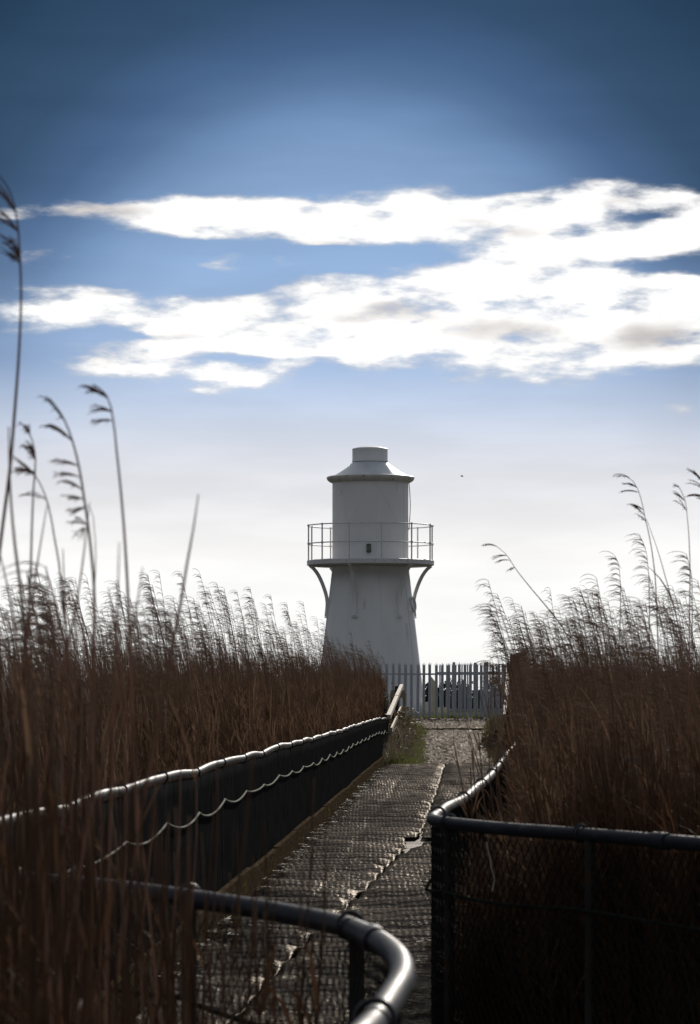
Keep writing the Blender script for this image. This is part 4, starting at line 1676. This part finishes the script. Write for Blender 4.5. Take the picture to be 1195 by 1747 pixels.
# ------------------------------------------------------------------ sky and sun
def build_world():
    w = bpy.data.worlds.new('World')
    S.world = w
    w.use_nodes = True
    nt = w.node_tree
    bg = nt.nodes['Background']
    L = nt.links

    def val(x):
        return x

    def math_(op, a, b_=None, c=None, clamp=False):
        n = N(nt, 'ShaderNodeMath', operation=op)
        n.use_clamp = clamp
        for i, x in enumerate((a, b_, c)):
            if x is None:
                continue
            if isinstance(x, (int, float)):
                n.inputs[i].default_value = x
            else:
                L.new(x, n.inputs[i])
        return n.outputs[0]

    def sstep(x, a, b_):
        n = N(nt, 'ShaderNodeMapRange', interpolation_type='SMOOTHSTEP')
        L.new(x, n.inputs[0])
        n.inputs[1].default_value, n.inputs[2].default_value = a, b_
        n.inputs[3].default_value, n.inputs[4].default_value = 0, 1
        return n.outputs[0]

    tc = N(nt, 'ShaderNodeTexCoord')
    sp = N(nt, 'ShaderNodeSeparateXYZ')
    L.new(tc.outputs['Generated'], sp.inputs[0])
    az = math_('ARCTAN2', sp.outputs[0], sp.outputs[1])
    el = math_('ARCSINE', sp.outputs[2])
    U = math_('MULTIPLY', az, F / 1000)
    V = math_('MULTIPLY', el, F / 1000)
    uv = N(nt, 'ShaderNodeCombineXYZ')
    L.new(U, uv.inputs[0])
    L.new(V, uv.inputs[1])
    # ---- physical sky
    sky = N(nt, 'ShaderNodeTexSky')
    sky.sky_type = 'NISHITA'
    sky.sun_disc = False
    sky.sun_elevation = EL
    sky.sun_rotation = AZ
    sky.air_density = 1.0
    sky.dust_density = 0.6
    sky.ozone_density = 2.0
    hs = N(nt, 'ShaderNodeHueSaturation')
    hs.inputs['Saturation'].default_value = 0.28
    L.new(sky.outputs[0], hs.inputs['Color'])
    nk = N(nt, 'ShaderNodeVectorMath', operation='SCALE')
    L.new(hs.outputs[0], nk.inputs[0])
    nk.inputs['Scale'].default_value = 1.3
    # ---- pale winter haze band and deepening blue above it, in units of the background strength
    K = 10.0
    vr = N(nt, 'ShaderNodeMapRange')
    L.new(V, vr.inputs[0])
    vr.inputs[1].default_value, vr.inputs[2].default_value = -0.2, 1.4

    def st(py, rgb):
        v = (1176 - py) / 1000
        lin = [((c / 255 + .055) / 1.055) ** 2.4 if c / 255 > .04045 else c / 255 / 12.92 for c in rgb]
        return ((v + .2) / 1.6, tuple(lin))
    stops = [st(1300, (250, 249, 246)), st(1000, (254, 254, 252)), st(940, (250, 249, 248)), st(860, (233, 233, 236)), st(780, (220, 223, 232)), st(700, (197, 210, 231)),
             st(620, (165, 190, 225)), st(450, (146, 176, 215)), st(330, (140, 170, 209)), st(150, (138, 170, 211)), st(-150, (120, 155, 200))]
    colr = ramp(nt, vr.outputs[0], stops)
    # lens vignetting painted into the sky: darker outwards from the view's middle
    dv = math_('SUBTRACT', V, 0.45)
    rr = math_('SQRT', math_('ADD', math_('MULTIPLY', U, U), math_('MULTIPLY', dv, dv)))
    gl = ramp(nt, rr, [(0.0, (1.1, 1.1, 1.1)), (0.38, (1, 1, 1)), (0.466, (.83, .85, .88)), (0.526, (.60, .66, .72)), (0.576, (.39, .45, .52)), (0.626, (.26, .325, .40)),
                       (0.726, (.155, .21, .25)), (0.94, (.085, .13, .15)), (1.0, (.08, .125, .14))])
    wv_ = N(nt, 'ShaderNodeMix', data_type='RGBA')
    L.new(sstep(V, 0.30, 0.88), wv_.inputs[0])
    wv_.inputs[6].default_value = (1, 1, 1, 1)
    L.new(gl, wv_.inputs[7])
    lat = wv_.outputs[2]
    # ---- clouds
    nz = N(nt, 'ShaderNodeTexNoise')
    mp = N(nt, 'ShaderNodeMapping')
    mp.inputs['Scale'].default_value = (1.0, 3.0, 1)
    L.new(uv.outputs[0], mp.inputs[0])
    L.new(mp.outputs[0], nz.inputs['Vector'])
    nz.inputs['Scale'].default_value = 5.5
    nz.inputs['Detail'].default_value = 7
    nz.inputs['Roughness'].default_value = 0.52
    nw = N(nt, 'ShaderNodeTexNoise')
    L.new(mp.outputs[0], nw.inputs['Vector'])
    nw.inputs['Scale'].default_value = 4.0
    nw.inputs['Detail'].default_value = 5
    wv = N(nt, 'ShaderNodeVectorMath', operation='SUBTRACT')
    L.new(nw.outputs['Color'], wv.inputs[0])
    wv.inputs[1].default_value = (.5, .5, .5)
    wm = N(nt, 'ShaderNodeVectorMath', operation='MULTIPLY')
    L.new(wv.outputs[0], wm.inputs[0])
    wm.inputs[1].default_value = (.15, .042, 0)
    wa = N(nt, 'ShaderNodeVectorMath', operation='ADD')
    L.new(uv.outputs[0], wa.inputs[0])
    L.new(wm.outputs[0], wa.inputs[1])
    CL = [(250, 376, 230, 14, .62), (380, 384, 170, 32, 1), (560, 382, 220, 25, 1), (800, 384, 220, 34, 1.1), (1000, 372, 150, 34, 1), (1150, 402, 150, 36, 1), (1190, 352, 50, 18, .6),
          (880, 432, 170, 38, 1.2), (560, 525, 150, 60, 1.1), (750, 545, 220, 72, 1.2), (950, 520, 220, 74, 1.2), (1120, 545, 170, 64, 1.2), (130, 532, 220, 24, .9), (330, 545, 180, 33, 1),
          (400, 585, 170, 22, .9), (240, 622, 105, 18, 1), (395, 648, 105, 19, 1), (90, 445, 60, 22, .55), (380, 460, 50, 9, .5), (50, 574, 80, 8, .5), (240, 482, 40, 8, .4), (980, 590, 60, 30, .7),
          (640, 446, 100, 26, -.95), (1130, 458, 90, 11, -.85), (330, 488, 105, 24, -.8), (690, 524, 55, 9, -.45), (1120, 380, 70, 6, -.25), (1055, 368, 35, 6, -.25),
          (300, 424, 150, 10, -.6), (500, 425, 120, 7, -.4), (560, 470, 40, 6, -.4), (220, 578, 130, 8, -.6), (470, 612, 140, 7, -.45), (760, 455, 40, 12, -.4), (60, 410, 90, 16, -.5), (1160, 700, 40, 12, .35)]
    tot = neg = None
    for cx, cy, rx, ry, wt in CL:
        a = N(nt, 'ShaderNodeVectorMath', operation='SUBTRACT')
        L.new(wa.outputs[0], a.inputs[0])
        a.inputs[1].default_value = ((cx - 597.5) / 1000, (1176 - cy) / 1000, 0)
        m_ = N(nt, 'ShaderNodeVectorMath', operation='MULTIPLY')
        L.new(a.outputs[0], m_.inputs[0])
        m_.inputs[1].default_value = (1000 / rx, 1000 / ry, 0)
        d = N(nt, 'ShaderNodeVectorMath', operation='DOT_PRODUCT')
        L.new(m_.outputs[0], d.inputs[0])
        L.new(m_.outputs[0], d.inputs[1])
        e = math_('POWER', 2.71828, math_('MULTIPLY', d.outputs['Value'], -0.75))
        if wt > 0:
            tot = math_('MULTIPLY', e, wt) if tot is None else math_('MULTIPLY_ADD', e, wt, tot)
        else:
            neg = math_('MULTIPLY', e, wt) if neg is None else math_('MULTIPLY_ADD', e, wt, neg)
    tot = math_('ADD', math_('MINIMUM', tot, 1.02), math_('MAXIMUM', neg, -1.0))
    tot = math_('ADD', tot, math_('MULTIPLY', math_('MULTIPLY', math_('SUBTRACT', nz.outputs[0], .5), 2.9), sstep(tot, .02, .35)))
    nf = N(nt, 'ShaderNodeTexNoise')
    mpf = N(nt, 'ShaderNodeMapping')
    mpf.inputs['Scale'].default_value = (1.0, 2.6, 1)
    mpf.inputs['Location'].default_value = (.7, 2.1, 0)
    L.new(uv.outputs[0], mpf.inputs[0])
    L.new(mpf.outputs[0], nf.inputs['Vector'])
    nf.inputs['Scale'].default_value = 15
    nf.inputs['Detail'].default_value = 6
    nf.inputs['Roughness'].default_value = 0.6
    tot = math_('ADD', tot, math_('MULTIPLY', math_('SUBTRACT', nf.outputs[0], .56), math_('MULTIPLY', sstep(tot, .1, .4), 0.8)))
    # thin cloud streaks low over the rest of the sky, so that it goes on to either side
    mask = sstep(tot, .20, .95)
    front = sstep(math_('COSINE', math_('SUBTRACT', az, 0.0)), .2, .9)
    mask = math_('MULTIPLY', mask, front)
    n2 = N(nt, 'ShaderNodeTexNoise')
    mp2 = N(nt, 'ShaderNodeMapping')
    mp2.inputs['Scale'].default_value = (1.0, 2.6, 1)
    mp2.inputs['Location'].default_value = (3.3, 1.2, 0)
    L.new(uv.outputs[0], mp2.inputs[0])
    L.new(mp2.outputs[0], n2.inputs['Vector'])
    n2.inputs['Scale'].default_value = 5.0
    n2.inputs['Detail'].default_value = 7
    gs = None
    for cx, cy, rx, ry, wt in [(850, 566, 70, 22, .9), (1110, 578, 90, 22, 1), (690, 526, 60, 16, .8), (600, 545, 50, 8, .5), (470, 488, 40, 9, .6), (900, 402, 60, 12, .7),
                               (150, 374, 150, 12, .8), (95, 445, 60, 18, .8), (780, 385, 60, 7, .4), (560, 420, 90, 9, .6), (200, 510, 90, 10, .6), (1050, 350, 60, 8, .5), (330, 575, 90, 8, .5)]:
        a = N(nt, 'ShaderNodeVectorMath', operation='SUBTRACT')
        L.new(wa.outputs[0], a.inputs[0])
        a.inputs[1].default_value = ((cx - 597.5) / 1000, (1176 - cy) / 1000, 0)
        m_ = N(nt, 'ShaderNodeVectorMath', operation='MULTIPLY')
        L.new(a.outputs[0], m_.inputs[0])
        m_.inputs[1].default_value = (1000 / rx, 1000 / ry, 0)
        d = N(nt, 'ShaderNodeVectorMath', operation='DOT_PRODUCT')
        L.new(m_.outputs[0], d.inputs[0])
        L.new(m_.outputs[0], d.inputs[1])
        e = math_('POWER', 2.71828, math_('MULTIPLY', d.outputs['Value'], -0.75))
        gs = math_('MULTIPLY', e, wt) if gs is None else math_('MULTIPLY_ADD', e, wt, gs)
    shade = sstep(math_('ADD', math_('MULTIPLY', gs, .42), math_('MULTIPLY', n2.outputs[0], .9)), .50, .92)
    thick = sstep(tot, .75, 1.5)
    cr = N(nt, 'ShaderNodeMix', data_type='RGBA')
    L.new(math_('MULTIPLY', shade, math_('SUBTRACT', 1.0, math_('MULTIPLY', thick, .25))), cr.inputs[0])
    thin = N(nt, 'ShaderNodeMix', data_type='RGBA')
    L.new(sstep(tot, .35, 1.0), thin.inputs[0])
    thin.inputs[6].default_value = (.62, .63, .66, 1)
    thin.inputs[7].default_value = (1.10, 1.09, 1.07, 1)
    L.new(thin.outputs[2], cr.inputs[6])
    cr.inputs[7].default_value = (.62, .585, .57, 1)
    base = N(nt, 'ShaderNodeVectorMath', operation='MULTIPLY')
    L.new(colr, base.inputs[0])
    L.new(lat, base.inputs[1])
    cm = N(nt, 'ShaderNodeMix', data_type='RGBA')
    L.new(mask, cm.inputs[0])
    L.new(base.outputs[0], cm.inputs[6])
    L.new(cr.outputs[2], cm.inputs[7])
    # faint veil: soft streaks through the pale band
    nv = N(nt, 'ShaderNodeTexNoise')
    mpv = N(nt, 'ShaderNodeMapping')
    mpv.inputs['Scale'].default_value = (1.0, 5.0, 1)
    L.new(uv.outputs[0], mpv.inputs[0])
    L.new(mpv.outputs[0], nv.inputs['Vector'])
    nv.inputs['Scale'].default_value = 2.6
    nv.inputs['Detail'].default_value = 6
    veil = math_('MULTIPLY_ADD', sstep(nv.outputs[0], .35, .68), .09, .965)
    cmv = N(nt, 'ShaderNodeVectorMath', operation='SCALE')
    L.new(cm.outputs[2], cmv.inputs[0])
    L.new(veil, cmv.inputs['Scale'])
    # ---- the bright band lies on the sun's side only
    sunside = sstep(math_('COSINE', math_('SUBTRACT', az, AZ)), -.5, .95)
    dim = math_('MULTIPLY_ADD', sunside, .58, .42)
    low = N(nt, 'ShaderNodeVectorMath', operation='SCALE')
    L.new(cmv.outputs[0], low.inputs[0])
    L.new(math_('MULTIPLY', dim, K), low.inputs['Scale'])
    fin = N(nt, 'ShaderNodeMix', data_type='RGBA')
    L.new(sstep(V, 1.25, 2.6), fin.inputs[0])
    L.new(low.outputs[0], fin.inputs[6])
    L.new(nk.outputs[0], fin.inputs[7])
    L.new(fin.outputs[2], bg.inputs[0])
    bg.inputs[1].default_value = 0.10


build_world()
sl = bpy.data.lights.new('sun', 'SUN')
sl.energy = 3.6
sl.angle = math.radians(0.5)
sl.color = (1.0, 0.93, 0.84)
so = bpy.data.objects.new('sun', sl)
COL.objects.link(so)
d = Vector((math.sin(AZ) * math.cos(EL), math.cos(AZ) * math.cos(EL), math.sin(EL)))
so.rotation_euler = d.to_track_quat('Z', 'Y').to_euler()

# ------------------------------------------------------------------ camera and render settings
cd = bpy.data.cameras.new('camera')
cam = bpy.data.objects.new('camera', cd)
COL.objects.link(cam)
cam.location = (0, 0, EYE)
cam.rotation_euler = (PI / 2, 0, 0)
cd.sensor_fit = 'VERTICAL'
cd.sensor_height = 24.0
cd.sensor_width = 24.0 * 1195 / 1747
cd.lens = 24.0 * F / 1747
cd.shift_y = (1176 - 873.5) / 1747
cd.clip_start = 0.1
cd.clip_end = 6000
cd.dof.use_dof = True
cd.dof.focus_distance = 60
cd.dof.aperture_fstop = 8
S.camera = cam
S.view_settings.view_transform = 'Standard'
S.view_settings.look = 'None'
S.view_settings.exposure = 0
S.view_settings.gamma = 1
S.cycles.max_bounces = 5
S.cycles.diffuse_bounces = 3
S.cycles.glossy_bounces = 2
S.cycles.transmission_bounces = 2
S.cycles.use_denoising = True
S.cycles.sample_clamp_indirect = 4
